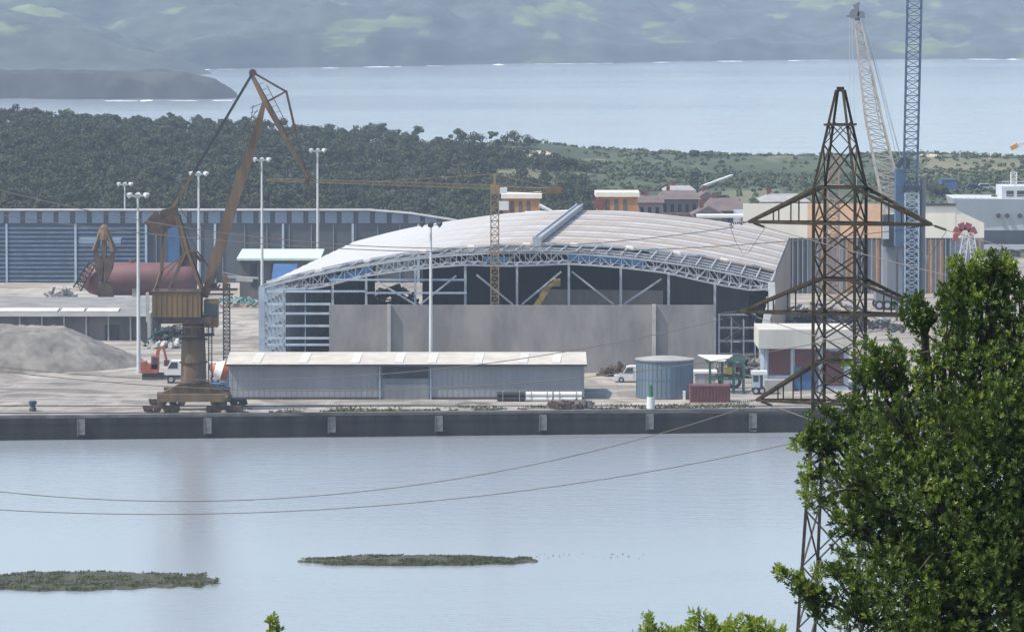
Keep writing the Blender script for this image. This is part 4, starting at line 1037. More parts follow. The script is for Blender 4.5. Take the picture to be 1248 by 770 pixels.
for dy in (-1.2,1.2):
    m_.bar(K(200,276,dy),K(197,330,dy),.22); m_.bar(K(197,330,dy),K(190,352,dy*1.4),.2); m_.bar(K(217,262,dy),K(230,308,dy),.34); m_.bar(K(230,308,dy),K(246,352,dy),.34); m_.bar(K(228,306,dy),K(206,352,dy),.24)
    m_.bar(K(214,262,dy),K(226,310,dy),.2); m_.bar(K(190,350,dy),K(228,306,dy),.1); m_.bar(K(208,352,dy),K(222,312,dy),.14)
    m_.bar(K(197,330,dy),K(228,308,dy),.12); m_.bar(K(244,350,dy),K(262,324,dy),.2)
for px,py in ((200,276),(217,266),(230,308),(197,330),(190,350)): m_.bar(K(px,py,-1.2),K(px,py,1.2),.22)
m_.build('a_frame', M['rust'], t)
m_ = MB(); m_.box(K(220,0).x,K(238,0).x,D-1.2,D+1.2,K(0,324).z,K(0,308).z); m_.bar(K(236,306,-.8),K(246,318,-.8),.35); m_.build('luffing_gear', M['rust_dark'], t)
m_ = MB(); m_.bar(K(214,256),K(240,305),.06).bar(K(220,254),K(250,300),.06).bar(K(240,306),K(258,330),.15); m_.build('stay_rope', M['rust_dark'], t)
# ochre-headed thin mast at the left corner of shed
D = 598; t = thing('lattice_mast', Vector((P(275,450,D).x,D,2.7)), 'thin dark lattice hoist mast with ochre head beside the rusty crane', 'hoist mast')
a = P(276,346,D); MB().lattice((a.x,D,2.7),(a.x,D,a.z),.75,.75,24,.13,.07,side=Vector((1,0,0))).build('mast', M['darkgrey'], t)
box_px(MB(),271,277,336,352,D-.4,.8).build('head', M['ochre'], t)
MB().bar(P(272,337,D),P(315,339,D),.25).bar(P(288,340,D),P(308,341,D),.5).bar(P(272,332,D),P(300,338,D),.08).build('arm', M['concretelight'], t)
# excavator
g = G(187,462); x,y = g.x,g.y; t = thing('excavator', (x,y,2.7), 'red orange tracked excavator with raised arm at the foot of the mast', 'excavator')
for yy in (y-1.1,y+.6):
    MB().xprism([(yy,2.72),(yy+.5,2.72),(yy+.5,3.45),(yy,3.45)], x-1.3, x+1.2).build('track', M['tire'], t)
MB().box(x-1.5,x+.6,y-1.0,y+1.0,3.5,4.6).box(x-1.5,x-.8,y-1,y+1,4.6,4.9).build('body', M['redorange'], t)
cb = MB().box(x-.2,x+.75,y-1.0,y-.1,4.0,5.6).build('cab', M['redorange'], t); MB().box(x-.05,x+.6,y-1.03,y-.98,4.7,5.4).build('window', M['glass'], cb)
m_ = MB(); m_.bar((x+.3,y+.3,4.3),(x+.6,y+.3,6.3),.4,.4).bar((x+.6,y+.3,6.3),(x+1.2,y+.3,6.6),.35,.35).bar((x+1.2,y+.3,6.6),(x+1.6,y+.3,4.9),.28,.28); m_.build('arm', M['redorange'], t)
MB().box(x+1.3,x+1.9,y-.1,y+.7,4.3,5.0).build('bucket', M['rust_dark'], t)
# concrete mixer and white truck beneath the crane
g = G(268,478); x,y = g.x,g.y; t = thing('mixer_truck', (x,y,2.7), 'concrete mixer with orange and white striped drum and blue chassis behind the crane portal', 'mixer truck')
MB().box(x-1.2,x+2.2,y-1.1,y+1.1,3.4,3.8).build('chassis', M['bluepaint'], t)
m_ = MB(); cs_=[(-.2,.5),(.5,1.1),(1.4,1.25),(2.4,.8),(3.0,.35)]
for k in range(4):
    (a0,r0),(a1,r1) = cs_[k],cs_[k+1]
    MB().tube((x+1.6-a0*.9,y,4.9+a0*.25),(x+1.6-a1*.9,y,4.9+a1*.25),r0,r1,18).build('drum', M['redorange' if k%2 else 'whitepaint'], t, True)
MB().box(x+.9,x+2.2,y-1.1,y+1.1,3.8,5.4).build('cab', M['bluepaint'], t)
wheels(t,(x-.7,x+.3,x+1.6),y-1.1,y+1.0,.5)
g = G(196,478); x,y = g.x,g.y+14; t = thing('flatbed_truck', (x+1,y,2.7), 'white truck left of the crane column', 'truck')
MB().box(x-.6,x+4,y-1,y+1,3.3,3.7).build('chassis', M['darkgrey'], t)
MB().prism([(x-.4,3.6),(x-.3,4.5),(x+.3,5.4),(x+1.5,5.4),(x+1.5,3.6)],y-1,y+1).build('cab', M['whitepaint'], t); MB().box(x+1.8,x+4,y-1,y+1,3.7,4.5).build('bed', M['whitepaint'], t); MB().prism([(x-.1,4.5),(x+.35,5.25),(x+1.1,5.25),(x+1.1,4.5)],y-1.03,y-.98).build('side_window', M['glass'], t)
wheels(t,(x+.3,x+3.2),y-1,y+.9,.48)
g = G(272,474); x,y = g.x+1.2,g.y+9; t = thing('flatbed_truck', (x+1,y,2.7), 'white truck with large wheels right of the crane column', 'truck')
MB().box(x-3,x+2,y-1,y+1,3.3,4.2).build('body', M['whitepaint'], t); MB().box(x-3.6,x-2.2,y-1,y+1,3.6,5.2).build('cab', M['whitepaint'], t); MB().box(x-3.4,x-2.6,y-1.03,y-.98,4.4,5.0).build('side_window', M['glass'], t); wheels(t,(x-2.6,x+.8),y-1,y+.9,.6)

# ------------------------------------------------------------------ village and factory
def windows(t, x0, x1, D, z0, z1, nx, nz, m='glass'):
    for i in range(nx):
        for j in range(nz):
            a = x0+(x1-x0)*(i+.25)/nx; b = x0+(x1-x0)*(i+.7)/nx; c = z0+(z1-z0)*(j+.3)/nz; d = z0+(z1-z0)*(j+.8)/nz
            w = MB().box(a,b,D-.06,D+.05,c,d).build('window', M[m], t); MB().box(a-.1,b+.1,D-.12,D-.07,c-.15,c-.03).build('sill', M['concretelight'], w)
def house(x0p,x1p,yeave,yridge,D,depth,wall,roof,label,hip=.0,nx=3,nz=2,axis='x',name='house'):
    a = P(x0p,yeave,D); b = P(x1p,yeave,D); zr_ = P(0,yridge,D+depth/2).z; t = thing(name, Vector(((a.x+b.x)/2,D,2.7)), label, 'house', 'houses behind the hall')
    MB().box(a.x,b.x,D,D+depth,2.7,a.z).build('wall', M[wall], t)
    e=.5; m_=MB()
    if axis == 'x':
        h_ = hip*(b.x-a.x)
        vs=[(a.x-e,D-e,a.z),(b.x+e,D-e,a.z),(b.x+e,D+depth+e,a.z),(a.x-e,D+depth+e,a.z),(a.x-e+h_,D+depth/2,zr_),(b.x+e-h_,D+depth/2,zr_)]
        m_.add(vs,[(0,1,5,4),(2,3,4,5),(1,2,5),(3,0,4),(3,2,1,0)])
    else:
        xm=(a.x+b.x)/2; vs=[(a.x-e,D-e,a.z),(b.x+e,D-e,a.z),(b.x+e,D+depth+e,a.z),(a.x-e,D+depth+e,a.z),(xm,D-e,zr_),(xm,D+depth+e,zr_)]
        m_.add(vs,[(0,4,5,3),(1,2,5,4),(0,1,4),(2,3,5),(3,2,1,0)])
    rf = m_.build('roof', M[roof], t)
    MB().box(a.x+1,a.x+1.6,D+depth/2-.3,D+depth/2+.3,a.z,zr_+.8).build('chimney', M['brick'], rf)
    windows(t,a.x,b.x,D,max(2.9,a.z-nz*2.9),a.z-.2,nx,nz)
def hut(x0p,x1p,yt,D,label):
    a=P(x0p,yt,D); b=P(x1p,yt,D); t=thing('orange_hut',Vector(((a.x+b.x)/2,D,2.7)),label,'building','orange buildings behind the hall')
    MB().box(a.x,b.x,D,D+8,2.7,a.z).build('wall',M['orangehut'],t); MB().box(a.x-.3,b.x+.3,D-.3,D+8.3,a.z,a.z+.7).build('roof',M['cream'],t)
    w=b.x-a.x
    for f in (.2,.42,.64): MB().box(a.x+w*f,a.x+w*(f+.1),D-.05,D+.05,a.z-2.4,a.z-.4).build('window',M['wallgrey'],t)
    MB().box(a.x-.6,a.x+.9,D-.4,D-.05,a.z-1.8,a.z-.4).build('sign_board',M['whitepaint' if x0p<650 else 'brick'],t)
hut(613,658,242,760,'orange building with cream roof right beside the yellow crane mast')
hut(728,777,240,762,'orange building with cream roof left of the row of houses')
house(778,806,247,238,800,9,'housemauve','rooftile','brown gabled house directly right of the orange building',nx=3)
house(806,851,243,232,812,12,'housemauve','rooftile','mauve three storey block with balconies among the houses',.15,5,3)
house(812,845,233,226,850,10,'housemauve','roofgrey','taller house with pale grey roof behind the mauve block',.2,4,1)
house(850,872,243,232,830,10,'housebeige','rooftile','sand coloured house right of the mauve block',axis='y',nx=2)
house(862,906,257,241,800,12,'wallgrey','rooftile','dark house with wide brown roof left of the factory',.2,4,2)
house(846,880,262,250,775,7,'housebeige','rooftile','small pinkish house just behind the hall roof',axis='y',nx=2)
house(930,985,246,236,850,14,'roofgrey','roofgrey','low grey roofed building left of the pylon top',.25,5,1)
house(1190,1232,247,241,905,9,'housemauve','roofgrey','grey low house behind the ship',.2,4,1)
single(box_px(MB(),850,912,262.5,265.5,768,5),'white_canopy',M['whitepaint'],'thin white flat canopy between the hall roof and the factory','canopy')
single(MB().bar(P(854,228,880),P(892,214,900),.5,.35),'slanted_boom',M['whitepaint'],'white slanted boom sticking up above the houses','boom')
single(MB().tube(P(700,258,750),P(640,260,750),.3,.3).tube(P(657,250,750),P(672,258,750),.3,.3),'white_duct',M['whitepaint'],'thin white bent duct beside the left orange building','duct')
tt = thing('lattice_tower', P(846,240,880), 'dark thin tower with a blocky head above the houses', 'tower')
MB().lattice(P(846,245,880),P(846,214,880),1.3,1.3,8,.16,.09,side=Vector((1,0,0))).build('mast',M['darkgrey'],tt); MB().box(P(842,0,880).x,P(851,0,880).x,879,881,P(0,214,880).z,P(0,209,880).z).build('head',M['darkgrey'],tt)
gz=float(land_z(np.array([P(1157,240,1075).x]),np.array([1075.]))[0]); t = thing('blue_container', Vector((P(1157,240,1075).x,1075,gz)), 'bright blue container beside the dark round tree', 'container'); xx=P(1149,0,1075).x; MB().box(xx,xx+3.4,1075,1081,gz-.2,gz+2.6).build('body',M['bluepaint'],t); MB().box(xx-.05,xx+3.45,1074.9,1081.1,gz+2.6,gz+2.75).build('top_rail',M['navy'],t)
# yard cars seen over the factory on the right
for px, py, lab, m in ((1172,241,'dark blue car on the far yard right of the blue container','navy'),(1186,240,'silver car on the far yard left of the ship bridge','galv')):
    Dc=1085; a=P(px,py,Dc); a.z=float(land_z(np.array([a.x]),np.array([Dc]))[0])+1.25; t=thing('parked_car',(a.x,Dc,a.z-1.2),lab,'car','cars on the far yard'); L_=5
    MB().prism([(a.x,a.z-1.1),(a.x,a.z-.5),(a.x+1,a.z-.4),(a.x+1.6,a.z+.2),(a.x+3.4,a.z+.2),(a.x+4,a.z-.4),(a.x+L_,a.z-.5),(a.x+L_,a.z-1.1)],Dc,Dc+1.8).build('body',M[m],t)
    MB().prism([(a.x+1.2,a.z-.38),(a.x+1.65,a.z+.12),(a.x+3.3,a.z+.12),(a.x+3.8,a.z-.38)],Dc-.03,Dc+.03).build('side_window',M['glass'],t)
    wheels(t,(a.x+.9,a.x+4),Dc,Dc+1.7,.33,a.z-1.25)

# factory
D = 762
t = thing('striped_factory', P(1050,358,D), 'factory with cream upper band and orange and grey striped cladding behind the pylon', 'factory')
zt, zm = P(0,250,D).z, P(0,290,D).z
xa, xb, xc = P(908,0,D).x, P(1166,0,D).x, P(1201,0,D).x
MB().box(xa,xb,D,D+38,2.7,zt-2.4).build('body', M['cladgrey'], t)
MB().box(xa-.2,P(985,0,D).x,D-.35,D-.02,zm,zt+.25).build('upper_band', M['cream'], t)
MB().box(P(985,0,D).x,P(1079,0,D).x,D-.37,D-.02,zm,zt+.2).build('upper_band', M['peach'], t)
MB().box(P(1079,0,D).x,xb,D-.35,D-.02,zm,zt-.1).build('upper_band', M['cream'], t)
MB().prism([(xb,zm),(xb,P(0,256,D).z),(xc,P(0,272,D).z),(xc,zm)],D-.3,D+6).build('sloping_wing', M['cream'], t)
MB().prism([(xb,2.7),(xb,zm),(xc,zm),(xc,2.7)],D-.1,D+37).build('wing_wall', M['cladgrey'], t)
MB().box(P(1077,0,D).x,xb,D-.6,D+.4,zt-.1,zt+.25).build('roof_edge', M['darkgrey'], t)
for i,(a_,b_,m) in enumerate(((908,985,'darkclad'),(1046,1058,'warehousedark'),(1066,1072,'orange'),(1074,1086,'shipgrey'),(1103,1128,'warehousedark'),(1131,1137,'orange'),(1144,1150,'orange'),(1150,1156,'warehouseblue'),(1190,1198,'brownclad'),(1030,1042,'orange'),(1000,1012,'orange'))):
    box_px(MB(),a_,b_,291,358,D-.2-.01*i,.15,2.7).build('cladding_stripe',M[m],t)
m_=MB()
for px in range(912,1200,6): box_px(m_,px,px+.7,291,358,D-.5,.15,2.7)
m_.build('rib',M['cladgrey'],t)
MB().box(xa-.3,xb,D-.45,D-.38,zm-.25,zm).build('gutter',M['darkgrey'],t)
# ship
D = 880
t = thing('moored_ship', P(1230,345,D), 'large pale grey ship moored behind the right end of the factory', 'ship')
xa, xb = P(1163,0,D).x, P(1540,0,D).x; z1 = P(0,246,D).z; z2 = P(0,281,D).z; z3 = P(0,345,D).z
m_=MB(); m_.hexa([(xa+2,D+1,z2),(xb,D,z2),(xb,D+16,z2),(xa+2,D+15,z2)],[(xa,D,z1+.6),(xb,D,z1),(xb,D+16,z1),(xa,D+16,z1+.6)]); m_.build('upper_hull',M['shipgrey'],t)
m_=MB(); m_.hexa([(xa+8,D+4,-1),(xb,D+2,-1),(xb,D+14,-1),(xa+8,D+12,-1)],[(xa+2,D+1.02,z2-.02),(xb,D+.1,z2-.02),(xb,D+16,z2),(xa+2,D+15,z2)]); m_.build('lower_hull',M['shipdark'],t)
m_=MB(); m_.bar((xa+4,D-.1,P(0,301,D).z),(xb,D-.3,P(0,301,D).z),.5,.9); m_.build('rubbing_strake',M['shipgrey'],t)
for px in (1217,1227.5,1243,1262,1280): c=P(px,263,D); MB().tube((c.x,D-.12,c.z),(c.x,D+.4,c.z),.42,.42,14).build('porthole',M['glass'],t)
m_=MB(); za,zb=z1,P(0,228,D).z; x0_=P(1224,0,D).x; m_.box(x0_,x0_+30,D+2,D+13,za-.1,zb); sp=m_.build('superstructure',M['shipgrey'],t)
for i in range(7): MB().box(x0_+.8+i*1.9,x0_+2.1+i*1.9,D+1.93,D+2.05,za+.9,za+1.9).build('window',M['glass'],sp)
m_=MB()
for i in range(40): x=xa+.4+i*1.2; m_.bar((x,D+.1,z1),(x,D+.1,z1+1.0),.06)
for zz in (.5,1.0): m_.bar((xa,D+.1,z1+zz+.3),(xa+50,D+.1,z1+zz),.06)
for i in range(20): x=x0_+i*1.2; m_.bar((x,D+2,zb),(x,D+2,zb+.9),.06)
m_.bar((x0_,D+2,zb+.9),(x0_+30,D+2,zb+.9),.12); m_.build('railing',M['whitepaint'],t)
MB().lattice((x0_+2.5,D+6,zb),(x0_+2.5,D+6,zb+2.4),1,1,4,.12).build('antenna_mast',M['whitepaint'],t)
# red and white machine in front of the factory
D = 735; t = thing('red_hoist', P(1180,330,D), 'red and white derrick hoist in front of the factory wing', 'hoist')
m_=MB(); ar=[(1164,294),(1165,285),(1169,278),(1176,275),(1183,278),(1187,286)]
for a_,b_ in zip(ar,ar[1:]): m_.bar(P(*a_,D),P(*b_,D),.75,1.2)
m_.build('head',M['red'],t)
m_=MB(); m_.lattice(P(1170,335,D),P(1177,284,D),1.1,.8,9,.16,.09,side=Vector((1,0,0))); m_.lattice(P(1190,335,D),P(1183,284,D),1.1,.8,9,.16,.09,side=Vector((1,0,0)))
a=P(1170,335,D); m_.bar(a,(a.x,D,2.7),.5); a=P(1190,335,D); m_.bar(a,(a.x,D,2.7),.5); m_.build('leg',M['whitepaint'],t)
MB().bar(P(1160,322,D),P(1200,322,D),.4).build('crossbeam',M['whitepaint'],t)

# ------------------------------------------------------------------ blue crane
D = 700; K = lambda px,py,dy=0: P(px,py,D)+Vector((0,dy,0))
b = K(1108,370); t = thing('blue_tower_crane', Vector((b.x,D,2.7)), 'tall blue lattice tower crane rising out of the picture', 'tower crane')
MB().lattice(K(1109,240),K(1116,-60),1.9,2.0,34,.17,.09,side=Vector((1,0,0)),cross=False).build('boom', M['cranblue'], t)
m_=MB(); m_.box(K(1102,0).x,K(1121,0).x,D-1.2,D+1.2,2.7,K(0,250).z); m_.build('tower', M['cranblue'], t)
m_=MB(); m_.lattice((K(1111,0).x,D-2.0,2.7),(K(1111,0).x,D-2.0,K(0,235).z),1.9,1.9,18,.16,.1,side=Vector((1,0,0)),cross=True); m_.build('stair_tower', M['bluesteel'], t)
m_=MB(); m_.box(K(1092,0).x,K(1104,0).x,D-1.4,D+1.4,K(0,300).z,K(0,206).z); m_.build('machinery_house', M['cranblue'], t)
m_=MB(); m_.bar(K(1093,204),K(1100,196),.9,.8).bar(K(1098,200),K(1099,192),.5).bar(K(1106,206),K(1107,194),.6); m_.build('winch', M['navy'], t)
m_=MB(); m_.box(K(1100,0).x,K(1123,0).x,D-1.8,D+1.8,K(0,232).z,K(0,226).z); 
for px in range(1101,1124,4): m_.bar(K(px,232,-1.8),K(px,222,-1.8),.1)
m_.bar(K(1100,222,-1.8),K(1123,222,-1.8),.12); m_.build('platform', M['navy'], t)
m_=MB(); m_.tube(K(1125,0).xy.to_3d()+Vector((0,0,2.7)),K(1125,216),.42,.42,12); m_.bar(K(1121,217),K(1129,217),.3); m_.build('side_column', M['shipdark'], t)
m_=MB()
for px in (1094,1104,1112,1121): m_.bar((K(px,0).x,D-1.5,2.7),(K(px,0).x,D-1.5,K(0,300).z),.35)
m_.build('leg', M['warehousedark'], t)
m_=MB(); m_.bar(K(1128,325),K(1119,330),.25).bar(K(1128,325),K(1130,312),.2); m_.build('hook_arm', M['galv'], t)
# ------------------------------------------------------------------ beige boom crane
D = 725; K = lambda px,py,dy=0: P(px,py,D)+Vector((0,dy,0))
t = thing('mobile_crane', Vector((K(1094,0).x,D,2.7)), 'mobile crane with pale beige lattice boom leaning left of the blue crane', 'mobile crane')
m_=MB(); m_.lattice(K(1091,262),K(1066,150),3.2,2.6,14,.24,.11,side=Vector((1,0,-.2))); m_.lattice(K(1066,150),K(1045,26),2.6,1.0,16,.22,.1,side=Vector((1,0,-.15))); 
m_.build('boom', M['beigeboom'], t)
m_=MB()
for f in range(2): m_.bar(K(1073+f*4,160,-.9),K(1050,26,-.5),.14)
m_.build('boom_rail', M['mastpaint'], t)
m_=MB(); m_.tube(K(1041,17,-.6),K(1041,17,.6),.75,.75,14).tube(K(1049,18,-.6),K(1049,18,.6),.55,.55,14).bar(K(1045,26),K(1044,6),.7,.8).bar(K(1040,8),K(1048,4),.4).bar(K(1032,20),K(1054,21),.25); m_.build('boom_head', M['shipdark'], t)
m_=MB()
for a_,b_ in (((1035,22),(1036,190)),((1038,22),(1044,230)),((1050,22),(1098,195)),((1053,22),(1100,200)),((1052,22),(1096,205))): m_.bar(K(*a_,-.3),K(*b_,-.3),.07)
m_.build('rope', M['shipgrey'], t)
m_=MB(); m_.box(K(1077,0).x,K(1104,0).x,D-2,D+2.5,K(0,300).z,K(0,262).z); m_.build('superstructure', M['darkgrey'], t)
m_=MB(); m_.box(K(1068,0).x,K(1110,0).x,D-2.4,D+2.8,4.0,5.5).box(K(1082,0).x,K(1100,0).x,D-1.4,D+1.6,5.5,K(0,300).z); m_.build('undercarriage', M['shipdark'], t)
MB().box(K(1076,0).x,K(1083,0).x,D-3,D-1.9,K(0,290).z,K(0,272).z).build('cab', M['shipgrey'], t)
wheels(t,[K(px,0).x for px in (1072,1082,1095,1106)],D-2.4,D+2.6,.7)
# small grey tower behind the pylon top
D=745; t=thing('silo_tower',Vector((P(1016,0,D).x,D,2.7)),'brownish thin tower with white railing seen through the pylon top','tower')
MB().lattice((P(1016,0,D).x,D,2.7),P(1016,190,D),2.2,1.4,22,.22,.12,side=Vector((1,0,0))).build('mast',M['brownclad'],t)
MB().box(P(1005,0,D).x,P(1029,0,D).x,D-1,D+1,P(0,228,D).z,P(0,225,D).z).build('platform',M['whitepaint'],t)
# orange jib of a crane that stands outside the frame at the right
D=760; t=thing('orange_crane',Vector((P(1330,0,D).x,D,2.7)),'tip of an orange and white crane jib at the right edge above the sea','tower crane')
MB().lattice((P(1330,0,D).x,D,2.7),P(1330,150,D),1.5,1.5,30,.2,.1,side=Vector((1,0,0))).build('mast',M['orange'],t)
MB().lattice(P(1330,168,D),P(1240,177,D),.9,.6,14,.16,.08,side=Vector((0,1,0))).build('jib',M['whitepaint'],t)
MB().bar(P(1240,177,D),P(1232,181,D),1.0,.7).build('jib_tip',M['orange'],t)

# ------------------------------------------------------------------ pylon
D = 214; s = S(D); c = P(1022.5,500,D); cx = c.x; TH = R(19)
Z = lambda py: P(1022,py,D).z
ux = Vector((math.cos(TH), -math.sin(TH), 0)); uy = Vector((math.sin(TH), math.cos(TH), 0))
C0 = Vector((cx,D,0))
zb = 46-.2*D+.2
t = thing('electricity_pylon', Vector((cx,D,zb)), 'rusty brown lattice electricity pylon with three pairs of cross arms', 'pylon')
hw = 26*s
def PT(a, b, z, w=1.0): 
    v = C0+ux*a*hw*w+uy*b*hw*w; return Vector((v.x,v.y,z))
lev = [(zb,2.6),(Z(500),1.0),(Z(228),1.0),(Z(110),.16)]
def wof(z):
    for (z0,w0),(z1,w1) in zip(lev,lev[1:]):
        if z <= z1: return w0+(w1-w0)*(z-z0)/(z1-z0)
    return .16
for a,b in ((-1,-1),(1,-1),(1,1),(-1,1)):
    m_=MB()
    for (z0,w0),(z1,w1) in zip(lev,lev[1:]): m_.bar(PT(a,b,z0,w0),PT(a,b,z1,w1),.135 if z0 < Z(228)-.1 else .11)
    m_.build('leg', M['pylon'], t)
m_=MB(); cor=((-1,-1),(1,-1),(1,1),(-1,1))
def brace(z0,z1,r=.06,hor=True,x=True):
    for k in range(4):
        a,b=cor[k],cor[(k+1)%4]; w0,w1=wof(z0),wof(z1)
        m_.bar(PT(*a,z0,w0),PT(*b,z1,w1),r)
        if x: m_.bar(PT(*b,z0,w0),PT(*a,z1,w1),r)
        if hor: m_.bar(PT(*a,z1,w1),PT(*b,z1,w1),r*1.1)
zs=[Z(500),Z(473),Z(445),Z(415),Z(382),Z(345),Z(310),Z(272),Z(228)]
for z0,z1 in zip(zs,zs[1:]): brace(z0,z1,hor=False)
for z in (Z(490),Z(440),Z(382),Z(340),Z(272),Z(228)):
    for k in range(4): m_.bar(PT(*cor[k],z),PT(*cor[(k+1)%4],z),.1)
    m_.bar(PT(-1,-1,z),PT(1,1,z),.06)
brace(Z(228),Z(176),.06,hor=False); brace(Z(176),Z(148),.04,hor=False); 
for k in range(4): m_.bar(PT(*cor[k],Z(152),wof(Z(152))*1.3),PT(*cor[(k+1)%4],Z(152),wof(Z(152))*1.3),.09)
z=zb; zz=[zb]
while z < Z(500)-.6: z=min(Z(500), z+ (2.0*wof(z)*hw)*.95); zz.append(z)
for z0,z1 in zip(zz,zz[1:]): brace(z0,z1,.065,hor=False)
m_.build('bracing', M['pylon'], t)
MB().bar(PT(0,0,Z(112)),PT(0,0,Z(106)),.32,.3).build('peak_cap', M['pylon'], t)
arms = []
for (zbm, zup, hl) in ((Z(272),Z(229),108),(Z(382),Z(341),118),(Z(490),Z(441),98)):
    for sd in (-1,1):
        L_ = hl*s/math.cos(TH); m_=MB(); tip=C0+ux*sd*L_; tip=Vector((tip.x,tip.y,zbm))
        for b in (-1,1):
            e=tip+uy*b*.12
            m_.bar(PT(sd,b,zbm),e,.12); m_.bar(PT(sd,b,zup),e,.13)
            for f in (.35,.62): 
                pb=PT(sd,b,zbm).lerp(e,f); pu=PT(sd,b,zup).lerp(e,f); m_.bar(pb,pu,.06)
        for i in range(5):
            f0,f1=i/5,(i+1)/5; m_.bar(PT(sd,-1,zbm).lerp(tip-uy*.12,f0),PT(sd,1,zbm).lerp(tip+uy*.12,f1),.05)
            m_.bar(PT(sd,-1,zup).lerp(tip-uy*.12,f0),PT(sd,1,zup).lerp(tip+uy*.12,f1),.045)
        m_.build('cross_arm', M['pylon'], t)
        arms.append(tip)
        # strain insulator strings either side of the tip
        for dr_ in (Vector((-1,0,-.12)), Vector((.75,-.66,-.25))):
            d=dr_.normalized(); m_=MB(); m_.bar(tip,tip+d*.25,.05)
            for k in range(7): c_=tip+d*(.25+k*.09); m_.tube(c_,c_+d*.05,.065,.035,10)
            m_.build('insulator', M['insul'], t)
        m_=MB(); pts=[tip+Vector((-1,0,-.12)).normalized()*.9]
        for f in (.2,.4,.6,.8): pts.append(tip+Vector((-.9+1.4*f,-.5*f,-.15-1.25*math.sin(math.pi*f))))
        pts.append(tip+Vector((.75,-.66,-.25)).normalized()*.9)
        for p_,q_ in zip(pts,pts[1:]): m_.tube(p_,q_,.011,.011,5)
        m_.build('jumper_wire', M['insul'], t)
for a,b in cor: c_=PT(a,b,zb,2.6); MB().box(c_.x-.4,c_.x+.4,c_.y-.4,c_.y+.4,zb-1.2,zb+.25).build('footing',M['concretelight'],t)
# conductors to the left (span to the next pylon outside the frame)
def fit(pts):   # quadratic through three picture points
    A=np.array([[x*x,x,1] for x,_ in pts]); return np.linalg.solve(A,np.array([y for _,y in pts]))
def wire(i, pts, label, r=.019):
    tip=arms[i]; D0=tip.y; co=fit(pts); m_=MB(); last=tip+Vector((-1,0,-.12)).normalized()*.9
    x0_=pts[0][0]; xs=np.linspace(x0_,-420,70)
    for x in xs[1:]:
        f=(x0_-x)/(x0_+420); p_=P(x, co[0]*x*x+co[1]*x+co[2], D0+2*f); m_.tube(last,p_,r,r,5); last=p_
    p_=None
    # and on the other side towards the viewer's right, over the hillside
    a=tip+Vector((.75,-.66,-.25)).normalized()*.9; bq=Vector((70, 60, tip.z+2)); pr=a
    for k in range(1,25): f=k/24; q_=a.lerp(bq,f)-Vector((0,0,4*3.5*f*(1-f))); m_.tube(pr,q_,r,r,5); pr=q_
    o=single(m_,'power_line',M['wire'],label,'power line','conductor wires of the electricity pylon')
wire(0,[(913,274),(414,298),(0,232)],'wire from the upper left arm crossing the hall roof')
wire(1,[(1127,277),(414,303),(0,262)],'wire from the upper right arm running past the warehouse')
wire(2,[(900,384),(500,453),(0,447)],'wire from the middle left arm crossing the concrete wall')
wire(3,[(1136,388),(669,464),(0,452)],'wire from the middle right arm passing before the gatehouse and shed')
wire(4,[(921,492),(640,568),(0,599)],'wire from the bottom left arm dipping over the water')
wire(5,[(1116,503),(620,600),(0,621)],'wire from the bottom right arm, lowest over the water')

# ------------------------------------------------------------------ near tree
def leaf_cloud(name, lobes, nclust, parent, m, leaf=.075, per=9, inner=.25, lumpy=.5):
    """rosettes of pointed leaves spread through the outer volume of the lobes"""
    L_ = np.array([l[:3] for l in lobes]); Rr = np.array([l[3] for l in lobes]); pr_ = Rr**2/np.sum(Rr**2)
    idx = rng.choice(len(lobes), nclust, p=pr_); d = rng.normal(size=(nclust,3)); d /= np.linalg.norm(d,axis=1)[:,None]
    rad = Rr[idx]*np.where(rng.random(nclust)<inner, .45+.4*rng.random(nclust), .82+.26*rng.random(nclust)**1.3)
    # lumpy outline
    lump = .55+.8*fbm(d[:,0]*3.2+idx*3.1+9, d[:,1]*2.6+d[:,2]*3.6+idx, 3)
    C = L_[idx]+d*(rad*lump)[:,None]
    N_ = nclust*per; Cc = np.repeat(C,per,0); dd = np.repeat(d,per,0)
    ax = dd*.55+np.array([0,0,.55])+rng.normal(0,.25,(nclust,3)).repeat(per,0); ax /= np.linalg.norm(ax,axis=1)[:,None]
    # leaf direction: spread around the shoot axis
    t1 = np.cross(ax, np.array([.3,.5,.81])); t1 /= np.linalg.norm(t1,axis=1)[:,None]; t2 = np.cross(ax,t1)
    a = np.tile(np.arange(per)*2.399,nclust)+rng.random(N_)*.6; k = np.tile(np.arange(per)/per,nclust)
    sp = .95-.55*k+rng.normal(0,.12,N_)
    ld = ax*np.cos(sp)[:,None]+(t1*np.cos(a)[:,None]+t2*np.sin(a)[:,None])*np.sin(sp)[:,None]
    side = np.cross(ld, ax); side /= (np.linalg.norm(side,axis=1)[:,None]+1e-6); nr = np.cross(side, ld)
    side = side+nr*rng.normal(0,.3,(N_,1)); 
    ln = (leaf*(.5+.85*rng.random(N_)))[:,None]; w = ln*.20
    p0 = Cc+ax*(k*.05)[:,None]+ld*.008
    mid = p0+ld*ln*.5+nr*ln*.04; tip = p0+ld*ln-nr*ln*.06
    # 6-point leaf: base, left mid, left tip third, tip ...
    l1 = p0+ld*ln*.35-side*w+nr*w*.4; l2 = p0+ld*ln*.72-side*w*.8+nr*w*.25; r1 = p0+ld*ln*.35+side*w+nr*w*.4; r2 = p0+ld*ln*.72+side*w*.8+nr*w*.25
    V = np.stack([p0,l1,l2,tip,r2,r1],1).reshape(-1,3); base = (np.arange(N_)*6)[:,None]
    Fc = np.concatenate([base+np.array([[0,1,2,3]]), base+np.array([[0,3,4,5]])])
    o = fast(name, V, Fc, M[m], parent); return o, C
DT = 60; q = lambda px,py,dd=0: P(px,py,DT)+Vector((0,dd,0)); S_ = S(DT)
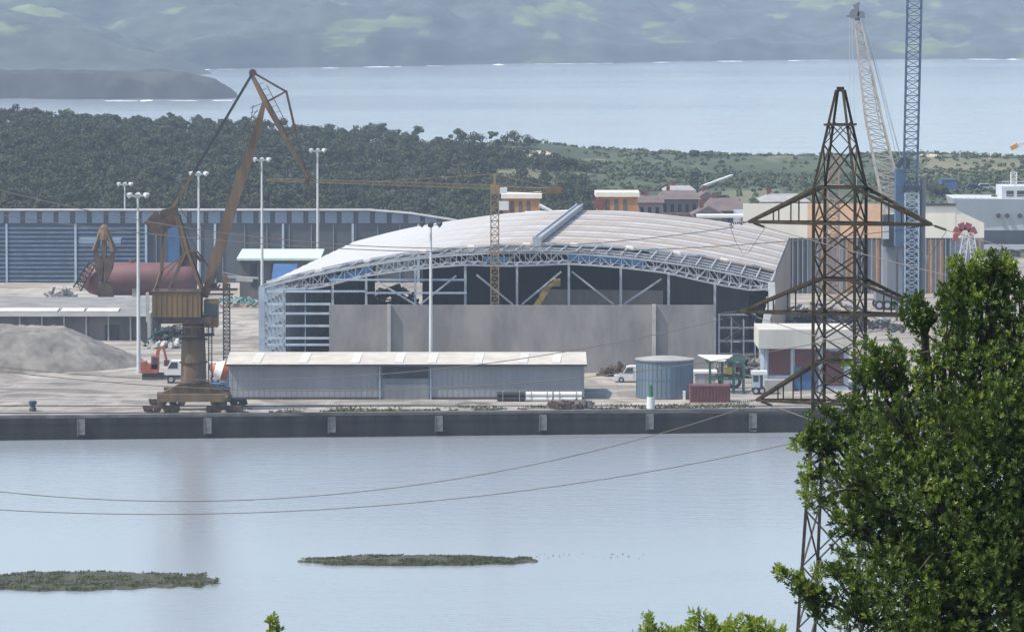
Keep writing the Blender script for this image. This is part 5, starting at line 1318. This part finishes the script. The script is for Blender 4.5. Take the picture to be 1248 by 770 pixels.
def L(px,py,r,dd=0): v=q(px,py,dd); return (v.x,v.y,v.z,r*S_)
lobes=[L(1195,400,48,.2),L(1205,360,24,.1),L(1172,372,18,0),L(1150,425,40,-.1),L(1105,468,36,.1),L(1075,515,46,0),L(1030,548,34,.1),L(1052,590,48,-.3),L(1115,545,80,-.3),L(1200,500,95,.1),L(1262,450,75,.3),
 L(1255,560,115,-.2),L(1155,640,105,-.5),L(1080,675,62,-.2),L(1040,735,34,0),L(1180,760,125,-.4),L(1290,700,140,0),L(1105,800,80,0),L(1003,556,18,0),L(1042,640,28,0),L(1300,520,100,.4),L(1228,345,14,.1),L(1130,395,16,0),L(1075,455,18,0),L(1245,395,34,.2),L(1065,760,40,0),
 L(1200,900,150,0),L(1330,850,170,.2),L(1350,620,150,.5),L(1210,620,140,1.2),L(1140,700,100,1.2),L(1260,800,150,1.2),L(1195,470,80,1.1)]
zbt = 46-.2*DT
tx = q(1235,0).x
t = thing('broadleaf_tree', Vector((tx,DT+.6,zbt)), 'leafy green tree filling the lower right foreground', 'tree')
trunk = MB(); tb=Vector((tx,DT+.6,zbt-.3)); tm=Vector((tx-.35,DT+.5,q(0,745).z)); trunk.path([tb,Vector((tx+.05,DT+.6,zbt+3)),tm],[.32,.25,.17],12)
for l in lobes[:26]:
    e=Vector(l[:3]); m1=tm.lerp(e,.5)+Vector((random.uniform(-.35,.35),random.uniform(.1,.5),-.25+random.uniform(0,.3))); trunk.path([tm,m1,e],[.08,.04,.015],7)
    for k in range(7):
        d=Vector((random.gauss(0,1),random.gauss(0,1),random.gauss(.3,1))).normalized()*l[3]*.9; trunk.path([m1.lerp(e,random.random()),e+d*.6,e+d],[.03,.018,.006],5)
# long twig on the left
tw=[q(1010,735,0),q(975,712,0),q(945,697,0)]; trunk.path([q(1060,760,0)]+tw,[.03,.02,.013,.006],6)
sub=[]
for l in lobes:
    ns=max(5,int(12*(l[3]/.9)))
    for k in range(ns):
        d=Vector((random.gauss(0,1),random.gauss(-.2,1),random.gauss(.15,1))).normalized(); r_=l[3]*random.uniform(.24,.46)*(1 if l[3]>.5 else 1.25)
        sub.append((l[0]+d.x*l[3]*.78,l[1]+d.y*l[3]*.78,l[2]+d.z*l[3]*.8,r_))
shoots=[]
def shoot(a,b,r0):
    n=max(3,int((b-a).length/.07)); trunk2.path([a,b],[.010,.004],5)
    for k in range(n): f=(k+.5)/n; c=a.lerp(b,f); shoots.append((c.x,c.y,c.z,r0*(1.1-.7*f)))
trunk2=trunk
for l in lobes[:26]:
    for k in range(7):
        d=Vector((random.gauss(-.2,1),random.gauss(-.3,.8),abs(random.gauss(.7,.8)))).normalized(); c=Vector(l[:3]); ln=random.uniform(.12,.38)
        a=c+d*l[3]*.9; b=a+(d+Vector((0,0,.8))).normalized()*ln; trunk.path([c,a],[.015,.010],5); shoot(a,b,.06)
for (x0_,y0_,x1_,y1_) in ((1170,350,1164,312),(1192,350,1190,308),(1210,340,1213,318),(1222,355,1232,328),(1180,345,1176,326),(1130,395,1108,362),(1110,400,1096,372),(1075,440,1050,418),(1060,470,1032,440),(1030,520,1000,498),(1020,545,968,536),(1010,575,975,588),(1020,610,985,622),(1045,650,1008,655),(1030,700,1000,690),(1010,735,942,694),(1000,745,960,716),(1010,760,982,742),(1000,530,984,508),(1240,360,1246,340)):
    shoot(q(x0_,y0_),q(x1_,y1_),.08)
trunk.build('trunk', M['bark'], t)
o_, C = leaf_cloud('crown', sub, 30000, t, 'leaf', .050, 9, .35)
leaf_cloud('shoot_leaves', shoots, 3600, t, 'leaf', .058, 8, .5)
leaf_cloud('sunlit_leaves', [(l[0],l[1]-l[3]*.1,l[2]+l[3]*.22,l[3]*1.02) for l in sub], 9500, t, 'leaflit', .050, 9, .05)  # sun on the upper crown put into a lighter leaf colour
leaf_cloud('highlight_leaves', [(l[0],l[1],l[2],l[3]*1.1) for l in sub], 1500, t, 'leafyellow', .056, 8, .0)  # outer leaves in yellow-green, sun highlights painted as colour
leaf_cloud('tip_leaves', [L(955,700,9,0),L(975,712,10,0),L(992,722,12,0),L(1000,700,10,0),L(985,600,12,0),L(975,545,10),L(985,575,10),L(1220,318,8),L(1195,318,9),L(1165,325,9),L(1185,330,14),L(1228,330,10)], 300, t, 'leafyellow', .056, 8, .3)
# bottom shrubs
def shrub(px, py, D_, r, n, label, lobs):
    v=P(px,py,D_); zg=46-.2*D_; tt=thing('shrub',Vector((v.x,D_,zg)),label,'shrub','shrubs at the bottom edge')
    st=MB(); ls=[]
    for (dx,dy,rr) in lobs:
        e=P(px+dx,py+dy,D_); ls.append((e.x,e.y,e.z,rr*S(D_))); st.path([Vector((v.x+dx*.002,D_,zg-.2)),Vector((v.x,D_,zg+(e.z-zg)*.5)),e],[.05,.035,.01],6)
    vis=list(ls); ls=[]
    for k in range(5): ls.append((v.x+random.uniform(-.8,.8),D_+random.uniform(-.5,.5),v.z-1.0-random.random()*1.5,.75))
    st.build('stem',M['bark'],tt); leaf_cloud('leaves', ls, 500, tt, 'leafyellow', .06, 8, .3); leaf_cloud('top_leaves', vis, n, tt, 'leafyellow', .055, 8, .4)
shrub(850,785,48,1,420,'yellow green shrub tips at the bottom edge left of the tree',[(5,-22,13),(-14,-8,14),(22,-10,14),(55,-12,20),(76,-14,14),(-58,-12,13),(-62,-26,8),(90,-4,16),(2,-36,6),(40,-18,9),(30,0,20),(-30,0,18),(66,-24,7)])
shrub(332,790,48,1,26,'single yellow green shoot tip at the bottom edge on the left',[(0,-24,6),(-3,-32,4),(3,-14,7)])

# ------------------------------------------------------------------ haze, light, world
hz = MB().box(-2550,2550,-60,5500,-6,190).build('haze', bpy.data.materials.new('haze_air')); hz['kind']='stuff'; hz['label']='pale blue haze in the air over the estuary and coast'; hz['category']='haze'
hm = hz.data.materials[0]; hm.use_nodes=True; nt=hm.node_tree; nt.nodes.clear(); out=nt.nodes.new('ShaderNodeOutputMaterial'); pv=nt.nodes.new('ShaderNodeVolumePrincipled')
pv.inputs['Color'].default_value=(.68,.81,1,1); pv.inputs['Density'].default_value=.00012; pv.inputs['Anisotropy'].default_value=.1; nt.links.new(pv.outputs[0],out.inputs['Volume'])
EL=R(56); AZ=R(250)   # azimuth clockwise from +Y (the view direction)
sd=Vector((math.sin(AZ)*math.cos(EL), math.cos(AZ)*math.cos(EL), math.sin(EL)))
sun=bpy.data.lights.new('sun','SUN'); sun.energy=3.6; sun.angle=R(.5); sun.color=(1,.93,.83); so=bpy.data.objects.new('sun',sun); COL.objects.link(so); so.rotation_euler=sd.to_track_quat('Z','Y').to_euler()
wd=bpy.data.worlds.new('World'); SC.world=wd; wd.use_nodes=True; nt=wd.node_tree; bg=nt.nodes['Background']; sk=nt.nodes.new('ShaderNodeTexSky'); sk.sky_type='NISHITA'; sk.sun_disc=False; sk.sun_elevation=EL; sk.sun_rotation=AZ; sk.altitude=20; sk.air_density=1.2; sk.dust_density=1.6; sk.ozone_density=1.5
nt.links.new(sk.outputs[0],bg.inputs[0]); bg.inputs[1].default_value=.15
vs=SC.view_settings; vs.view_transform='Standard'; vs.look='None'; vs.exposure=0.54; vs.gamma=1
cy=SC.cycles; cy.use_denoising=True; cy.max_bounces=6; cy.diffuse_bounces=3; cy.glossy_bounces=3; cy.transmission_bounces=3; cy.volume_bounces=1; cy.sample_clamp_indirect=4
